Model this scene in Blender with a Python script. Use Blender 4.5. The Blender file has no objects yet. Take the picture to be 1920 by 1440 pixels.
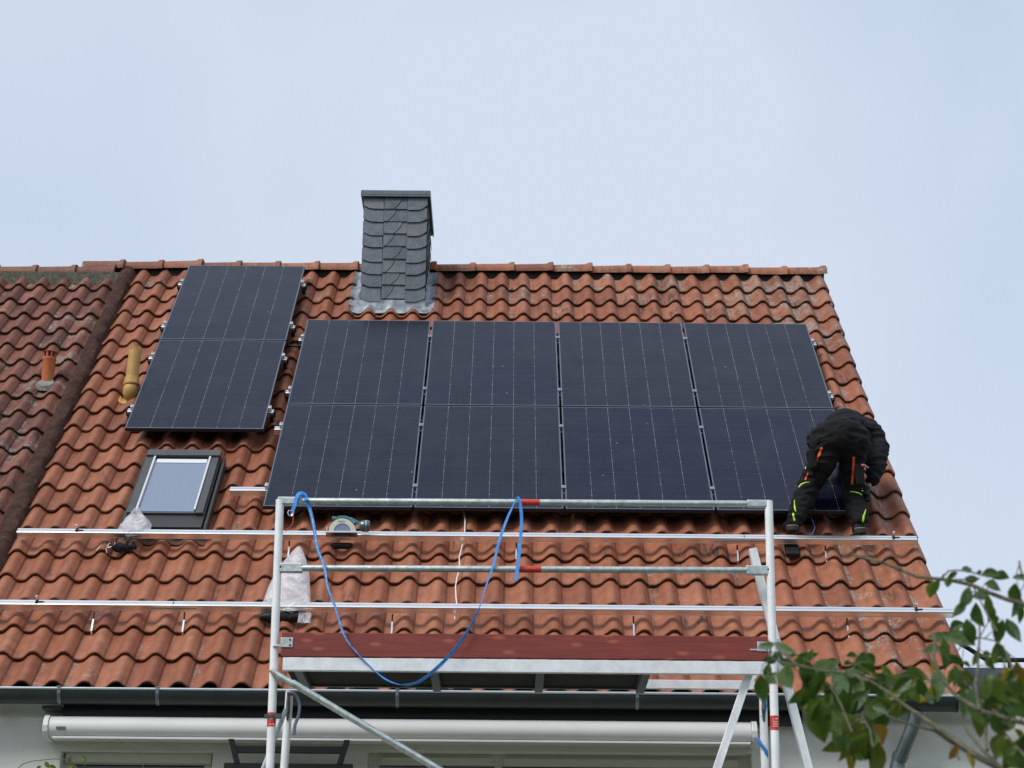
import bpy, bmesh, math, random
from mathutils import Vector, Matrix, noise as mnoise
from mathutils.bvhtree import BVHTree
R = math.radians
random.seed(7)
scene = bpy.context.scene
COL = scene.collection

# ---------------------------------------------------------------- camera
F = 3658.0; PITCH = R(20.25); ROLL = R(0.5)
cam_d = bpy.data.cameras.new('camera'); cam = bpy.data.objects.new('camera', cam_d); COL.objects.link(cam)
CAM = Vector((0, 0, 1.6))
cam.location = CAM
cam.rotation_euler = (Matrix.Rotation(PITCH + math.pi/2, 3, 'X') @ Matrix.Rotation(ROLL, 3, 'Z')).to_euler()
cam_d.sensor_width = 36; cam_d.lens = F/1920*36
cam_d.clip_start = 0.1; cam_d.clip_end = 2000
cam_d.dof.use_dof = True; cam_d.dof.focus_distance = 14.6; cam_d.dof.aperture_fstop = 8
scene.camera = cam
CM = cam.rotation_euler.to_matrix()

# ---------------------------------------------------------------- sky, sun, exposure
SUN_EL, SUN_AZ = R(52), R(215)
w = bpy.data.worlds.new('World'); scene.world = w; w.use_nodes = True
nt = w.node_tree; N_ = nt.nodes; L_ = nt.links
bg = N_['Background']
sky = N_.new('ShaderNodeTexSky'); sky.sky_type = 'NISHITA'; sky.sun_disc = False
sky.sun_elevation = SUN_EL; sky.sun_rotation = SUN_AZ; sky.air_density = 1.0; sky.dust_density = 3.0
tc = N_.new('ShaderNodeTexCoord')
nz = N_.new('ShaderNodeTexNoise'); nz.inputs['Scale'].default_value = 3.4; nz.inputs['Detail'].default_value = 6; nz.inputs['Roughness'].default_value = .45; nz.inputs['Distortion'].default_value = .4
L_.new(tc.outputs['Generated'], nz.inputs['Vector'])
rp = N_.new('ShaderNodeValToRGB')
rp.color_ramp.elements[0].position = .36; rp.color_ramp.elements[0].color = (5.9, 6.9, 8.55, 1)
rp.color_ramp.elements[1].position = .62; rp.color_ramp.elements[1].color = (7.1, 7.95, 9.3, 1)
L_.new(nz.outputs['Fac'], rp.inputs['Fac'])
mx = N_.new('ShaderNodeMix'); mx.data_type = 'RGBA'; mx.inputs[0].default_value = .88
sxyz = N_.new('ShaderNodeSeparateXYZ'); L_.new(tc.outputs['Generated'], sxyz.inputs[0])
mrz = N_.new('ShaderNodeMapRange'); mrz.inputs[1].default_value = .20; mrz.inputs[2].default_value = .55; mrz.inputs[3].default_value = .75; mrz.inputs[4].default_value = 0; L_.new(sxyz.outputs[2], mrz.inputs[0])
mg = N_.new('ShaderNodeMix'); mg.data_type = 'RGBA'; L_.new(mrz.outputs[0], mg.inputs[0]); L_.new(rp.outputs[0], mg.inputs[6]); mg.inputs[7].default_value = (6.95, 7.8, 9.1, 1)
L_.new(sky.outputs[0], mx.inputs[6]); L_.new(mg.outputs[2], mx.inputs[7])
L_.new(mx.outputs[2], bg.inputs[0]); bg.inputs[1].default_value = .102
sun_d = bpy.data.lights.new('sun', 'SUN'); sun = bpy.data.objects.new('sun', sun_d); COL.objects.link(sun)
sun_d.energy = 2.4; sun_d.angle = R(20); sun_d.color = (1, .96, .9)
sd = Vector((-.55, -.52, .85)).normalized()
sun.rotation_euler = sd.to_track_quat('Z', 'Y').to_euler(); sun.location = (0, 0, 30)
scene.view_settings.view_transform = 'Standard'; scene.view_settings.look = 'None'
scene.view_settings.exposure = 0.0; scene.view_settings.gamma = 1
scene.render.film_transparent = False

# ---------------------------------------------------------------- frames
BE = R(46.3); O = Vector((-1.889, 14.267, 5.857))
U = Vector((0, math.cos(BE), math.sin(BE))); NN = Vector((0, -math.sin(BE), math.cos(BE))); X_ = Vector((1, 0, 0))
def rw(x, t, d=0.0):                       # roof coordinates (x, up-slope, off the panel plane) to world
    return Vector((x, O.y, O.z)) + U*t + NN*d
def ray(px, py):
    return CM @ Vector(((px-960)/F, (720-py)/F, -1))
def at(px, py, y):                         # point seen at (px, py) of the photo, y metres away
    r = ray(px, py); return CAM + r*(y/r.y)
def onroof(px, py, d=0.0):
    r = ray(px, py); P0 = O + NN*d
    p = CAM + r*(((P0-CAM).dot(NN))/r.dot(NN))
    return p.x, (p-P0).dot(U)

# ---------------------------------------------------------------- materials
MATS = {}
def mat(name, col, rough=.6, metal=0.0, spec=.5, var=0.0, vscale=8, bump=0.0, bscale=60, alpha=None, stretch=None, col2=None, coat=0, detail=6):
    if name in MATS: return MATS[name]
    m = bpy.data.materials.new(name); m.use_nodes = True
    n = m.node_tree.nodes; l = m.node_tree.links; b = n['Principled BSDF']
    b.inputs['Base Color'].default_value = (*col, 1); b.inputs['Roughness'].default_value = rough
    b.inputs['Metallic'].default_value = metal; b.inputs['Specular IOR Level'].default_value = spec
    if coat: b.inputs['Coat Weight'].default_value = coat; b.inputs['Coat Roughness'].default_value = .08
    t = n.new('ShaderNodeTexCoord'); src = t.outputs['Object']
    if stretch:
        mp = n.new('ShaderNodeMapping'); mp.inputs['Scale'].default_value = stretch; l.new(src, mp.inputs[0]); src = mp.outputs[0]
    if var or col2:
        z = n.new('ShaderNodeTexNoise'); z.inputs['Scale'].default_value = vscale; z.inputs['Detail'].default_value = detail; z.inputs['Roughness'].default_value = .65
        l.new(src, z.inputs['Vector'])
        r = n.new('ShaderNodeValToRGB'); r.color_ramp.elements[0].position = .32; r.color_ramp.elements[1].position = .68
        c2 = col2 if col2 else tuple(min(1, c*(1+var)) for c in col)
        c1 = tuple(c*(1-var) for c in col)
        r.color_ramp.elements[0].color = (*c1, 1); r.color_ramp.elements[1].color = (*c2, 1)
        l.new(z.outputs['Fac'], r.inputs[0]); l.new(r.outputs[0], b.inputs['Base Color'])
        mr = n.new('ShaderNodeMapRange'); mr.inputs[3].default_value = max(.02, rough-.1); mr.inputs[4].default_value = min(1, rough+.1)
        l.new(z.outputs['Fac'], mr.inputs[0]); l.new(mr.outputs[0], b.inputs['Roughness'])
    if bump:
        z2 = n.new('ShaderNodeTexNoise'); z2.inputs['Scale'].default_value = bscale; z2.inputs['Detail'].default_value = 5
        l.new(src, z2.inputs['Vector'])
        bp = n.new('ShaderNodeBump'); bp.inputs['Strength'].default_value = bump; bp.inputs['Distance'].default_value = .01
        l.new(z2.outputs['Fac'], bp.inputs['Height']); l.new(bp.outputs[0], b.inputs['Normal'])
    MATS[name] = m; return m

def tile_mat(name, cA, cB, cC, lichen=.0, dark=(.05, .03, .025)):
    m = bpy.data.materials.new(name); m.use_nodes = True
    n = m.node_tree.nodes; l = m.node_tree.links; b = n['Principled BSDF']
    at_ = n.new('ShaderNodeAttribute'); at_.attribute_name = 'tint'
    sep = n.new('ShaderNodeSeparateColor'); l.new(at_.outputs['Color'], sep.inputs[0])
    tcn = n.new('ShaderNodeTexCoord')
    ramp = n.new('ShaderNodeValToRGB'); e = ramp.color_ramp.elements
    e[0].position = 0; e[0].color = (*cA, 1); e[1].position = 1; e[1].color = (*cC, 1)
    k = e.new(.5); k.color = (*cB, 1); l.new(sep.outputs[0], ramp.inputs[0])
    # soft mottling of the clay
    z = n.new('ShaderNodeTexNoise'); z.inputs['Scale'].default_value = 9; z.inputs['Detail'].default_value = 8; z.inputs['Roughness'].default_value = .7
    l.new(tcn.outputs['Object'], z.inputs['Vector'])
    mr = n.new('ShaderNodeMapRange'); mr.inputs[1].default_value = .3; mr.inputs[2].default_value = .7; mr.inputs[3].default_value = .72; mr.inputs[4].default_value = 1.22
    l.new(z.outputs['Fac'], mr.inputs[0])
    hs = n.new('ShaderNodeVectorMath'); hs.operation = 'SCALE'; l.new(ramp.outputs[0], hs.inputs[0]); l.new(mr.outputs[0], hs.inputs['Scale'])
    # streaky soot running down the slope
    mp = n.new('ShaderNodeMapping'); mp.inputs['Scale'].default_value = (22, 4, 4); l.new(tcn.outputs['Object'], mp.inputs[0])
    z3 = n.new('ShaderNodeTexNoise'); z3.inputs['Scale'].default_value = 1; z3.inputs['Detail'].default_value = 7; z3.inputs['Roughness'].default_value = .7; l.new(mp.outputs[0], z3.inputs['Vector'])
    mr3 = n.new('ShaderNodeMapRange'); mr3.inputs[1].default_value = .50; mr3.inputs[2].default_value = .68; l.new(z3.outputs['Fac'], mr3.inputs[0])
    ml = n.new('ShaderNodeMath'); ml.operation = 'MULTIPLY'; ml.use_clamp = True; l.new(mr3.outputs[0], ml.inputs[0]); l.new(sep.outputs[2], ml.inputs[1])
    m1 = n.new('ShaderNodeMix'); m1.data_type = 'RGBA'; l.new(ml.outputs[0], m1.inputs[0]); l.new(hs.outputs[0], m1.inputs[6]); m1.inputs[7].default_value = (*dark, 1)
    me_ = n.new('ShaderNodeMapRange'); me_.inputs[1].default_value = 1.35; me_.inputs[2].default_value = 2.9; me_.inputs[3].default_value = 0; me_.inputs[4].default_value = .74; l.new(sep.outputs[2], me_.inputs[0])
    m1b = n.new('ShaderNodeMix'); m1b.data_type = 'RGBA'; l.new(me_.outputs[0], m1b.inputs[0]); l.new(m1.outputs[2], m1b.inputs[6]); m1b.inputs[7].default_value = (.035, .016, .010, 1)  # front lips mixed near-black: painted underside shade plus drip-edge dirt
    # lichen: pale grey-green crust, speckled, strength from the g channel
    z4 = n.new('ShaderNodeTexNoise'); z4.inputs['Scale'].default_value = 38; z4.inputs['Detail'].default_value = 8; z4.inputs['Roughness'].default_value = .75; l.new(tcn.outputs['Object'], z4.inputs['Vector'])
    z5 = n.new('ShaderNodeTexNoise'); z5.inputs['Scale'].default_value = 6; z5.inputs['Detail'].default_value = 3; l.new(tcn.outputs['Object'], z5.inputs['Vector'])
    ad = n.new('ShaderNodeMath'); ad.operation = 'ADD'; l.new(z4.outputs['Fac'], ad.inputs[0]); l.new(z5.outputs['Fac'], ad.inputs[1])
    ad2 = n.new('ShaderNodeMath'); ad2.operation = 'ADD'; l.new(ad.outputs[0], ad2.inputs[0]); l.new(sep.outputs[1], ad2.inputs[1])
    mr4 = n.new('ShaderNodeMapRange'); mr4.inputs[1].default_value = 1.24; mr4.inputs[2].default_value = 1.50; l.new(ad2.outputs[0], mr4.inputs[0])
    rl = n.new('ShaderNodeValToRGB'); rl.color_ramp.elements[0].color = (.10, .09, .07, 1); rl.color_ramp.elements[1].color = (.46, .44, .38, 1)
    rl.color_ramp.elements[0].position = .42; rl.color_ramp.elements[1].position = .62; l.new(z4.outputs['Fac'], rl.inputs[0])
    m2 = n.new('ShaderNodeMix'); m2.data_type = 'RGBA'; m2f = n.new('ShaderNodeMath'); m2f.operation = 'MULTIPLY'; m2f.inputs[1].default_value = .72
    l.new(mr4.outputs[0], m2f.inputs[0]); l.new(m2f.outputs[0], m2.inputs[0]); l.new(m1b.outputs[2], m2.inputs[6]); l.new(rl.outputs[0], m2.inputs[7])
    l.new(m2.outputs[2], b.inputs['Base Color'])
    b.inputs['Roughness'].default_value = .62; b.inputs['Specular IOR Level'].default_value = .42
    rr = n.new('ShaderNodeMapRange'); rr.inputs[3].default_value = .42; rr.inputs[4].default_value = .8; l.new(z.outputs['Fac'], rr.inputs[0]); l.new(rr.outputs[0], b.inputs['Roughness'])
    bp = n.new('ShaderNodeBump'); bp.inputs['Strength'].default_value = .55; bp.inputs['Distance'].default_value = .006
    l.new(z4.outputs['Fac'], bp.inputs['Height']); l.new(bp.outputs[0], b.inputs['Normal'])
    return m

M_TILE = tile_mat('clay_tile', (.215, .069, .034), (.310, .104, .050), (.372, .143, .075))
M_TILE_OLD = tile_mat('old_clay_tile', (.115, .038, .022), (.195, .063, .036), (.26, .092, .056))
M_ZINC = mat('zinc', (.20, .23, .25), .38, .75, var=.25, vscale=5, bump=.1)
M_GUT = mat('painted_gutter', (.032, .038, .038), .4, .2, var=.2, vscale=6)
M_ALU = mat('rail_aluminium', (.95, .95, .96), .30, 1.0, var=.05, vscale=14, stretch=(.3, 8, 8))
M_ALU2 = mat('scaffold_aluminium', (.84, .86, .88), .40, .25, var=.14, vscale=9, bump=.12, bscale=120)
M_GALV = mat('galvanised_steel', (.50, .55, .55), .45, .6, var=.25, vscale=24, bump=.2, bscale=90)
M_WHITEAL = mat('pale_post', (.90, .90, .90), .34, .1, var=.08, vscale=14)
M_SLATE = mat('slate', (.115, .135, .158), .42, 0, .5, var=.22, vscale=11, bump=.35, bscale=45)
M_SLATE2 = mat('slate_dark', (.095, .112, .134), .42, 0, .5, var=.25, vscale=13, bump=.35, bscale=45)
M_SLATE3 = mat('slate_warm', (.128, .138, .156), .45, 0, .5, var=.2, vscale=9, bump=.35, bscale=45)
M_LEAD = mat('lead_flashing', (.36, .40, .44), .40, .35, col2=(.54, .58, .63), var=.6, vscale=9, bump=.6, bscale=18)
M_CAP = mat('chimney_cap_metal', (.16, .17, .19), .35, .6, var=.15, vscale=10)
M_DARK = mat('dark_underlay', (.018, .016, .015), .9)
M_BLACK = mat('black_plastic', (.009, .009, .010), .5, 0, .3)
M_FRAME = mat('panel_frame', (.13, .165, .22), .36, .5, var=.1)
M_CLAMP = mat('clamp_metal', (.30, .33, .38), .4, .6)
M_FSIDE = mat('frame_side', (.02, .022, .028), .5, .2)
M_WALL = mat('render_wall', (.76, .75, .70), .9, 0, .2, var=.05, vscale=3, bump=.6, bscale=170)
M_CREAM = mat('cream_frame', (.60, .59, .51), .55, var=.04)
M_AWN = mat('awning_white', (.66, .66, .645), .32, 0, .5, var=.03, vscale=3)
M_SOFF = mat('dark_soffit', (.014, .016, .017), .6, var=.2)
M_RUST = mat('valley_mortar', (.042, .020, .015), .9, 0, .15, col2=(.085, .045, .032), var=.35, vscale=12, bump=.9, bscale=30)
M_WOOD = None
M_RED = mat('red_label', (.62, .045, .030), .45)
M_WHITE = mat('white_print', (.75, .75, .75), .5)
M_BLUE = mat('blue_webbing', (.070, .30, .76), .62, 0, .3, var=.2, vscale=30, bump=.5, bscale=300)
M_BLUEP = mat('webbing_print', (.30, .55, .85), .6)
M_YEL = mat('ochre_pipe', (.50, .29, .075), .5, var=.15, vscale=10, bump=.2)
M_ORA = mat('clay_vent', (.55, .155, .055), .6, var=.15, vscale=10, bump=.2)
M_GREYM = mat('skylight_cover', (.085, .088, .09), .45, .35, var=.12, vscale=9)
M_DKGREY = mat('skylight_dark', (.030, .032, .032), .5)
M_CREAMP = mat('cream_guard', (.62, .62, .52), .42, .1)
M_TEAL = mat('teal_housing', (.05, .22, .26), .4)
M_BLADE = mat('steel_blade', (.25, .27, .36), .3, .8)
M_STEEL = mat('bright_steel', (.75, .75, .75), .25, 1.0)

def wood():
    m = bpy.data.materials.new('red_wood'); m.use_nodes = True
    n = m.node_tree.nodes; l = m.node_tree.links; b = n['Principled BSDF']
    t = n.new('ShaderNodeTexCoord'); mp = n.new('ShaderNodeMapping'); mp.inputs['Scale'].default_value = (1.6, 14, 26); l.new(t.outputs['Object'], mp.inputs[0])
    z = n.new('ShaderNodeTexNoise'); z.inputs['Scale'].default_value = 1.6; z.inputs['Detail'].default_value = 8; z.inputs['Roughness'].default_value = .7; z.inputs['Distortion'].default_value = .6; l.new(mp.outputs[0], z.inputs['Vector'])
    r = n.new('ShaderNodeValToRGB'); e = r.color_ramp.elements; e[0].position = .30; e[0].color = (.155, .023, .018, 1); e[1].position = .70; e[1].color = (.30, .052, .038, 1)
    l.new(z.outputs['Fac'], r.inputs[0])
    mp2 = n.new('ShaderNodeMapping'); mp2.inputs['Scale'].default_value = (3.1, 1, 9); l.new(t.outputs['Object'], mp2.inputs[0])
    v = n.new('ShaderNodeTexVoronoi'); v.voronoi_dimensions = '2D'; v.inputs['Scale'].default_value = 1.0; sx_ = n.new('ShaderNodeSeparateXYZ'); cx_ = n.new('ShaderNodeCombineXYZ'); l.new(mp2.outputs[0], sx_.inputs[0]); l.new(sx_.outputs[0], cx_.inputs[0]); l.new(sx_.outputs[2], cx_.inputs[1]); l.new(cx_.outputs[0], v.inputs['Vector'])
    r2 = n.new('ShaderNodeMapRange'); r2.inputs[1].default_value = .05; r2.inputs[2].default_value = .15; r2.inputs[3].default_value = 1; r2.inputs[4].default_value = 0; l.new(v.outputs['Distance'], r2.inputs[0])
    mxx = n.new('ShaderNodeMix'); mxx.data_type = 'RGBA'; ms = n.new('ShaderNodeMath'); ms.operation = 'MULTIPLY'; ms.inputs[1].default_value = .55
    l.new(r2.outputs[0], ms.inputs[0]); l.new(ms.outputs[0], mxx.inputs[0]); l.new(r.outputs[0], mxx.inputs[6]); mxx.inputs[7].default_value = (.50, .14, .085, 1)
    l.new(mxx.outputs[2], b.inputs['Base Color']); b.inputs['Roughness'].default_value = .55
    bp = n.new('ShaderNodeBump'); bp.inputs['Strength'].default_value = .3; bp.inputs['Distance'].default_value = .004; l.new(z.outputs['Fac'], bp.inputs['Height']); l.new(bp.outputs[0], b.inputs['Normal'])
    return m
M_WOOD = wood()

def plastic_bag_mat():
    m = bpy.data.materials.new('clear_film'); m.use_nodes = True
    n = m.node_tree.nodes; l = m.node_tree.links; out = n['Material Output']; b = n['Principled BSDF']
    b.inputs['Base Color'].default_value = (.92, .91, .94, 1); b.inputs['Roughness'].default_value = .28
    tr = n.new('ShaderNodeBsdfTransparent'); ms = n.new('ShaderNodeMixShader')
    t = n.new('ShaderNodeTexCoord'); z = n.new('ShaderNodeTexNoise'); z.inputs['Scale'].default_value = 7; z.inputs['Detail'].default_value = 3; z.inputs['Distortion'].default_value = 1.2; l.new(t.outputs['Object'], z.inputs['Vector'])
    mr = n.new('ShaderNodeMapRange'); mr.inputs[1].default_value = .35; mr.inputs[2].default_value = .7; mr.inputs[3].default_value = .26; mr.inputs[4].default_value = .72; l.new(z.outputs['Fac'], mr.inputs[0])
    v = n.new('ShaderNodeTexVoronoi'); v.feature = 'DISTANCE_TO_EDGE'; v.inputs['Scale'].default_value = 7; l.new(z.outputs['Color'], v.inputs['Vector'])
    va = n.new('ShaderNodeVectorMath'); va.operation = 'ADD'; l.new(t.outputs['Object'], va.inputs[0]); l.new(z.outputs['Color'], va.inputs[1]); l.new(va.outputs[0], v.inputs['Vector'])
    bp = n.new('ShaderNodeBump'); bp.inputs['Strength'].default_value = .5; bp.inputs['Distance'].default_value = .03; l.new(v.outputs['Distance'], bp.inputs['Height']); l.new(bp.outputs[0], b.inputs['Normal'])
    l.new(mr.outputs[0], ms.inputs[0]); l.new(tr.outputs[0], ms.inputs[1]); l.new(b.outputs[0], ms.inputs[2]); l.new(ms.outputs[0], out.inputs[0])
    return m
M_BAG = plastic_bag_mat()

def cell_mat():
    # local coords of the glass sheet: x 0..1.134, y 0..1.722
    m = bpy.data.materials.new('solar_cells'); m.use_nodes = True
    n = m.node_tree.nodes; l = m.node_tree.links; b = n['Principled BSDF']
    t = n.new('ShaderNodeTexCoord'); sx = n.new('ShaderNodeSeparateXYZ'); l.new(t.outputs['Object'], sx.inputs[0])
    oi = n.new('ShaderNodeObjectInfo')
    def M(op, a, c, cl=False):
        q = n.new('ShaderNodeMath'); q.operation = op; q.use_clamp = cl
        for i, v in enumerate((a, c)):
            if v is None: continue
            if isinstance(v, (int, float)): q.inputs[i].default_value = v
            else: l.new(v, q.inputs[i])
        return q.outputs[0]
    def line(coord, period, off, width):       # 1 on a line of given width
        q = M('PINGPONG', M('ADD', coord, off), period/2)
        return M('LESS_THAN', q, width/2)
    x, y = sx.outputs[0], sx.outputs[1]
    cw = (1.134-.044)/6
    vmaj = line(x, cw, -.022+cw*10, .0042)
    inx = M('MULTIPLY', M('GREATER_THAN', x, .06), M('LESS_THAN', x, 1.134-.06))
    zz = n.new('ShaderNodeTexNoise'); zz.inputs['Scale'].default_value = 5; zz.inputs['Detail'].default_value = 4
    mpz = n.new('ShaderNodeMapping'); mpz.inputs['Scale'].default_value = (14, 1.2, 1); ad = n.new('ShaderNodeVectorMath'); ad.operation = 'ADD'
    l.new(t.outputs['Object'], ad.inputs[0]); l.new(oi.outputs['Location'], ad.inputs[1]); l.new(ad.outputs[0], mpz.inputs[0]); l.new(mpz.outputs[0], zz.inputs['Vector'])
    dash = n.new('ShaderNodeMapRange'); dash.inputs[1].default_value = .36; dash.inputs[2].default_value = .56; dash.inputs[3].default_value = .25; dash.inputs[4].default_value = 1; l.new(zz.outputs['Fac'], dash.inputs[0])
    vm = M('MULTIPLY', M('MULTIPLY', vmaj, inx), dash.outputs[0])
    ch = (1.722-.05)/18
    hmin = line(y, ch, -.025+ch*10, .0022)
    mid = M('LESS_THAN', M('ABSOLUTE', M('SUBTRACT', y, .861), None), .0045)
    bus = line(x, cw/10, -.022+cw*10, .0022)
    dots = M('MULTIPLY', M('MULTIPLY', line(x, cw, -.022+cw*10, .010), inx), line(y, ch*2, -.025+ch*20, .010))
    c0 = n.new('ShaderNodeMix'); c0.data_type = 'RGBA'; c0.inputs[6].default_value = (.0016, .0032, .0150, 1); c0.inputs[7].default_value = (.0060, .0070, .0150, 1)
    # per-panel tint
    l.new(oi.outputs['Random'], c0.inputs[0])
    def over(base, fac, col, k):
        q = n.new('ShaderNodeMix'); q.data_type = 'RGBA'; l.new(M('MULTIPLY', fac, k), q.inputs[0]); l.new(base, q.inputs[6]); q.inputs[7].default_value = (*col, 1); return q.outputs[2]
    c = over(c0.outputs[2], bus, (.06, .06, .085), .32)
    c = over(c, hmin, (.09, .09, .12), .32)
    c = over(c, mid, (.004, .004, .006), .9)
    c = over(c, vm, (.20, .20, .24), .68)
    c = over(c, dots, (.34, .34, .37), .4)
    # dust and drips
    zd = n.new('ShaderNodeTexNoise'); zd.inputs['Scale'].default_value = 3.2; zd.inputs['Detail'].default_value = 8; zd.inputs['Roughness'].default_value = .7; l.new(ad.outputs[0], zd.inputs['Vector'])
    md = n.new('ShaderNodeMapRange'); md.inputs[1].default_value = .42; md.inputs[2].default_value = .75; md.inputs[3].default_value = 0; md.inputs[4].default_value = .05; l.new(zd.outputs['Fac'], md.inputs[0])
    q = n.new('ShaderNodeMix'); q.data_type = 'RGBA'; l.new(md.outputs[0], q.inputs[0]); l.new(c, q.inputs[6]); q.inputs[7].default_value = (.22, .22, .21, 1)
    zs = n.new('ShaderNodeTexVoronoi'); zs.inputs['Scale'].default_value = 3.3; l.new(ad.outputs[0], zs.inputs['Vector'])
    sp = M('LESS_THAN', zs.outputs['Distance'], .022)
    c = over(q.outputs[2], sp, (.5, .52, .58), .5)
    l.new(c, b.inputs['Base Color'])
    b.inputs['Roughness'].default_value = .12; b.inputs['Specular Tint'].default_value = (.46, .58, 1, 1); b.inputs['IOR'].default_value = 1.33
    rr = n.new('ShaderNodeMapRange'); rr.inputs[3].default_value = .08; rr.inputs[4].default_value = .26; l.new(zd.outputs['Fac'], rr.inputs[0]); l.new(rr.outputs[0], b.inputs['Roughness'])
    return m
M_CELL = cell_mat()

def glass_mat():
    m = bpy.data.materials.new('roof_window_glass'); m.use_nodes = True
    b = m.node_tree.nodes['Principled BSDF']; b.inputs['Base Color'].default_value = (.22, .27, .36, 1)
    b.inputs['Roughness'].default_value = .06; b.inputs['Metallic'].default_value = .25; b.inputs['IOR'].default_value = 2.2
    return m
M_GLASS = glass_mat()
M_WGLASS = mat('window_glass', (.012, .014, .018), .08, 0, .6)

# ---------------------------------------------------------------- mesh building
class MB:
    def __init__(s): s.v = []; s.f = []; s.tint = None
    def quad(s, a, b, c, d):
        i = len(s.v); s.v += [Vector(a), Vector(b), Vector(c), Vector(d)]; s.f.append((i, i+1, i+2, i+3)); return s
    def poly(s, pts):
        i = len(s.v); s.v += [Vector(p) for p in pts]; s.f.append(tuple(range(i, i+len(pts)))); return s
    def box(s, c, ax, ay, az):                  # centre and three half-axis vectors
        c, ax, ay, az = Vector(c), Vector(ax), Vector(ay), Vector(az); i = len(s.v)
        for k in (-1, 1):
            for j in (-1, 1):
                for h in (-1, 1): s.v.append(c+ax*h+ay*j+az*k)
        for q in ((0, 2, 3, 1), (4, 5, 7, 6), (0, 1, 5, 4), (2, 6, 7, 3), (0, 4, 6, 2), (1, 3, 7, 5)): s.f.append(tuple(i+a for a in q))
        return s
    def bx(s, x0, x1, y0, y1, z0, z1):
        return s.box(((x0+x1)/2, (y0+y1)/2, (z0+z1)/2), ((x1-x0)/2, 0, 0), (0, (y1-y0)/2, 0), (0, 0, (z1-z0)/2))
    def rbx(s, x0, x1, t0, t1, d0, d1):         # box in roof coordinates
        return s.box(rw((x0+x1)/2, (t0+t1)/2, (d0+d1)/2), X_*((x1-x0)/2), U*((t1-t0)/2), NN*((d1-d0)/2))
    def tube(s, pts, r, n=12, caps=True, flat=None):
        pts = [Vector(p) for p in pts]; rs = r if isinstance(r, (list, tuple)) else [r]*len(pts)
        base = len(s.v); up = None
        for i, p in enumerate(pts):
            d = (pts[min(i+1, len(pts)-1)]-pts[max(i-1, 0)])
            d = d.normalized() if d.length > 1e-9 else Vector((0, 0, 1))
            if up is None:
                up = Vector((0, 0, 1)) if abs(d.z) < .9 else Vector((0, 1, 0))
            a = d.cross(up)
            if a.length < 1e-6: a = d.orthogonal()
            a.normalize(); up = a.cross(d).normalized()
            for k in range(n):
                t = 2*math.pi*k/n; s.v.append(p+(a*math.cos(t)+up*math.sin(t))*rs[i])
        for i in range(len(pts)-1):
            for k in range(n):
                k2 = (k+1) % n; s.f.append((base+i*n+k, base+i*n+k2, base+(i+1)*n+k2, base+(i+1)*n+k))
        if caps:
            s.f.append(tuple(base+k for k in range(n))[::-1]); s.f.append(tuple(base+(len(pts)-1)*n+k for k in range(n)))
        return s
    def prism(s, outline, off):                 # planar outline pushed by vector off
        off = Vector(off); n = len(outline); i = len(s.v)
        s.v += [Vector(p) for p in outline]+[Vector(p)+off for p in outline]
        s.f.append(tuple(range(i, i+n))[::-1]); s.f.append(tuple(range(i+n, i+2*n)))
        for k in range(n):
            k2 = (k+1) % n; s.f.append((i+k, i+k2, i+n+k2, i+n+k))
        return s
    def grid(s, P, thick=None):                 # P[i][j] points
        i0 = len(s.v); a, b = len(P), len(P[0])
        for row in P: s.v += [Vector(p) for p in row]
        for i in range(a-1):
            for j in range(b-1): s.f.append((i0+i*b+j, i0+i*b+j+1, i0+(i+1)*b+j+1, i0+(i+1)*b+j))
        return s

def tag(o, label=None, cat=None, group=None, kind=None):
    if label: o['label'] = label
    if cat: o['category'] = cat
    if group: o['group'] = group
    if kind: o['kind'] = kind
    return o
def wpos(o):
    p = o.location.copy(); q = o.parent
    while q: p += q.location; q = q.parent
    return p
def mk(name, mb, m, parent=None, base=None, smooth=False, bevel=0, local=False, solid=0, label=None):
    me = bpy.data.meshes.new(name)
    off = Vector((0, 0, 0))
    if not local:
        if parent: off = wpos(parent)
        elif base is not None: off = Vector(base)
    me.from_pydata([v-off for v in mb.v], [], mb.f); me.update()
    bm = bmesh.new(); bm.from_mesh(me); bmesh.ops.recalc_face_normals(bm, faces=bm.faces); bm.to_mesh(me); bm.free()
    o = bpy.data.objects.new(name, me); COL.objects.link(o)
    for x in (m if isinstance(m, (list, tuple)) else [m]): me.materials.append(x)
    if parent: o.parent = parent
    elif base is not None: o.location = base
    if smooth:
        me.shade_smooth() if hasattr(me, 'shade_smooth') else None
        try: me.set_sharp_from_angle(angle=R(40))
        except Exception: pass
    if solid:
        md = o.modifiers.new('solid', 'SOLIDIFY'); md.thickness = solid; md.offset = 0
    if bevel:
        md = o.modifiers.new('bevel', 'BEVEL'); md.width = bevel; md.segments = 2; md.limit_method = 'ANGLE'; md.angle_limit = R(40)
    if label: o['label'] = label
    return o
def empty(name, loc, label, cat, group=None, rot=(0, 0, 0)):
    o = bpy.data.objects.new(name, None); COL.objects.link(o); o.location = loc; o.rotation_euler = rot; o.empty_display_size = .1
    return tag(o, label, cat, group)
def copy_thing(root, loc, label):
    r = root.copy(); COL.objects.link(r); r.location = loc; r['label'] = label
    for ch in list(root.children):
        c = ch.copy(); COL.objects.link(c); c.parent = r
        for g in list(ch.children):
            d = g.copy(); COL.objects.link(d); d.parent = c
    return r

# ---------------------------------------------------------------- ground
M_GRASS = mat('lawn', (.045, .075, .022), .9, 0, .2, var=.4, vscale=1.5, bump=.8, bscale=60)
M_PAVE = mat('terrace_slabs', (.30, .29, .27), .85, var=.15, vscale=3, bump=.4, bscale=40)
g = MB().quad((-400, -400, 0), (400, -400, 0), (400, 400, 0), (-400, 400, 0))
tag(mk('ground', g, M_GRASS), kind='structure')
g = MB().bx(-6, 5, 9.9, 13.1, -.1, .02)
tag(mk('terrace', g, M_PAVE), kind='structure')

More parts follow.
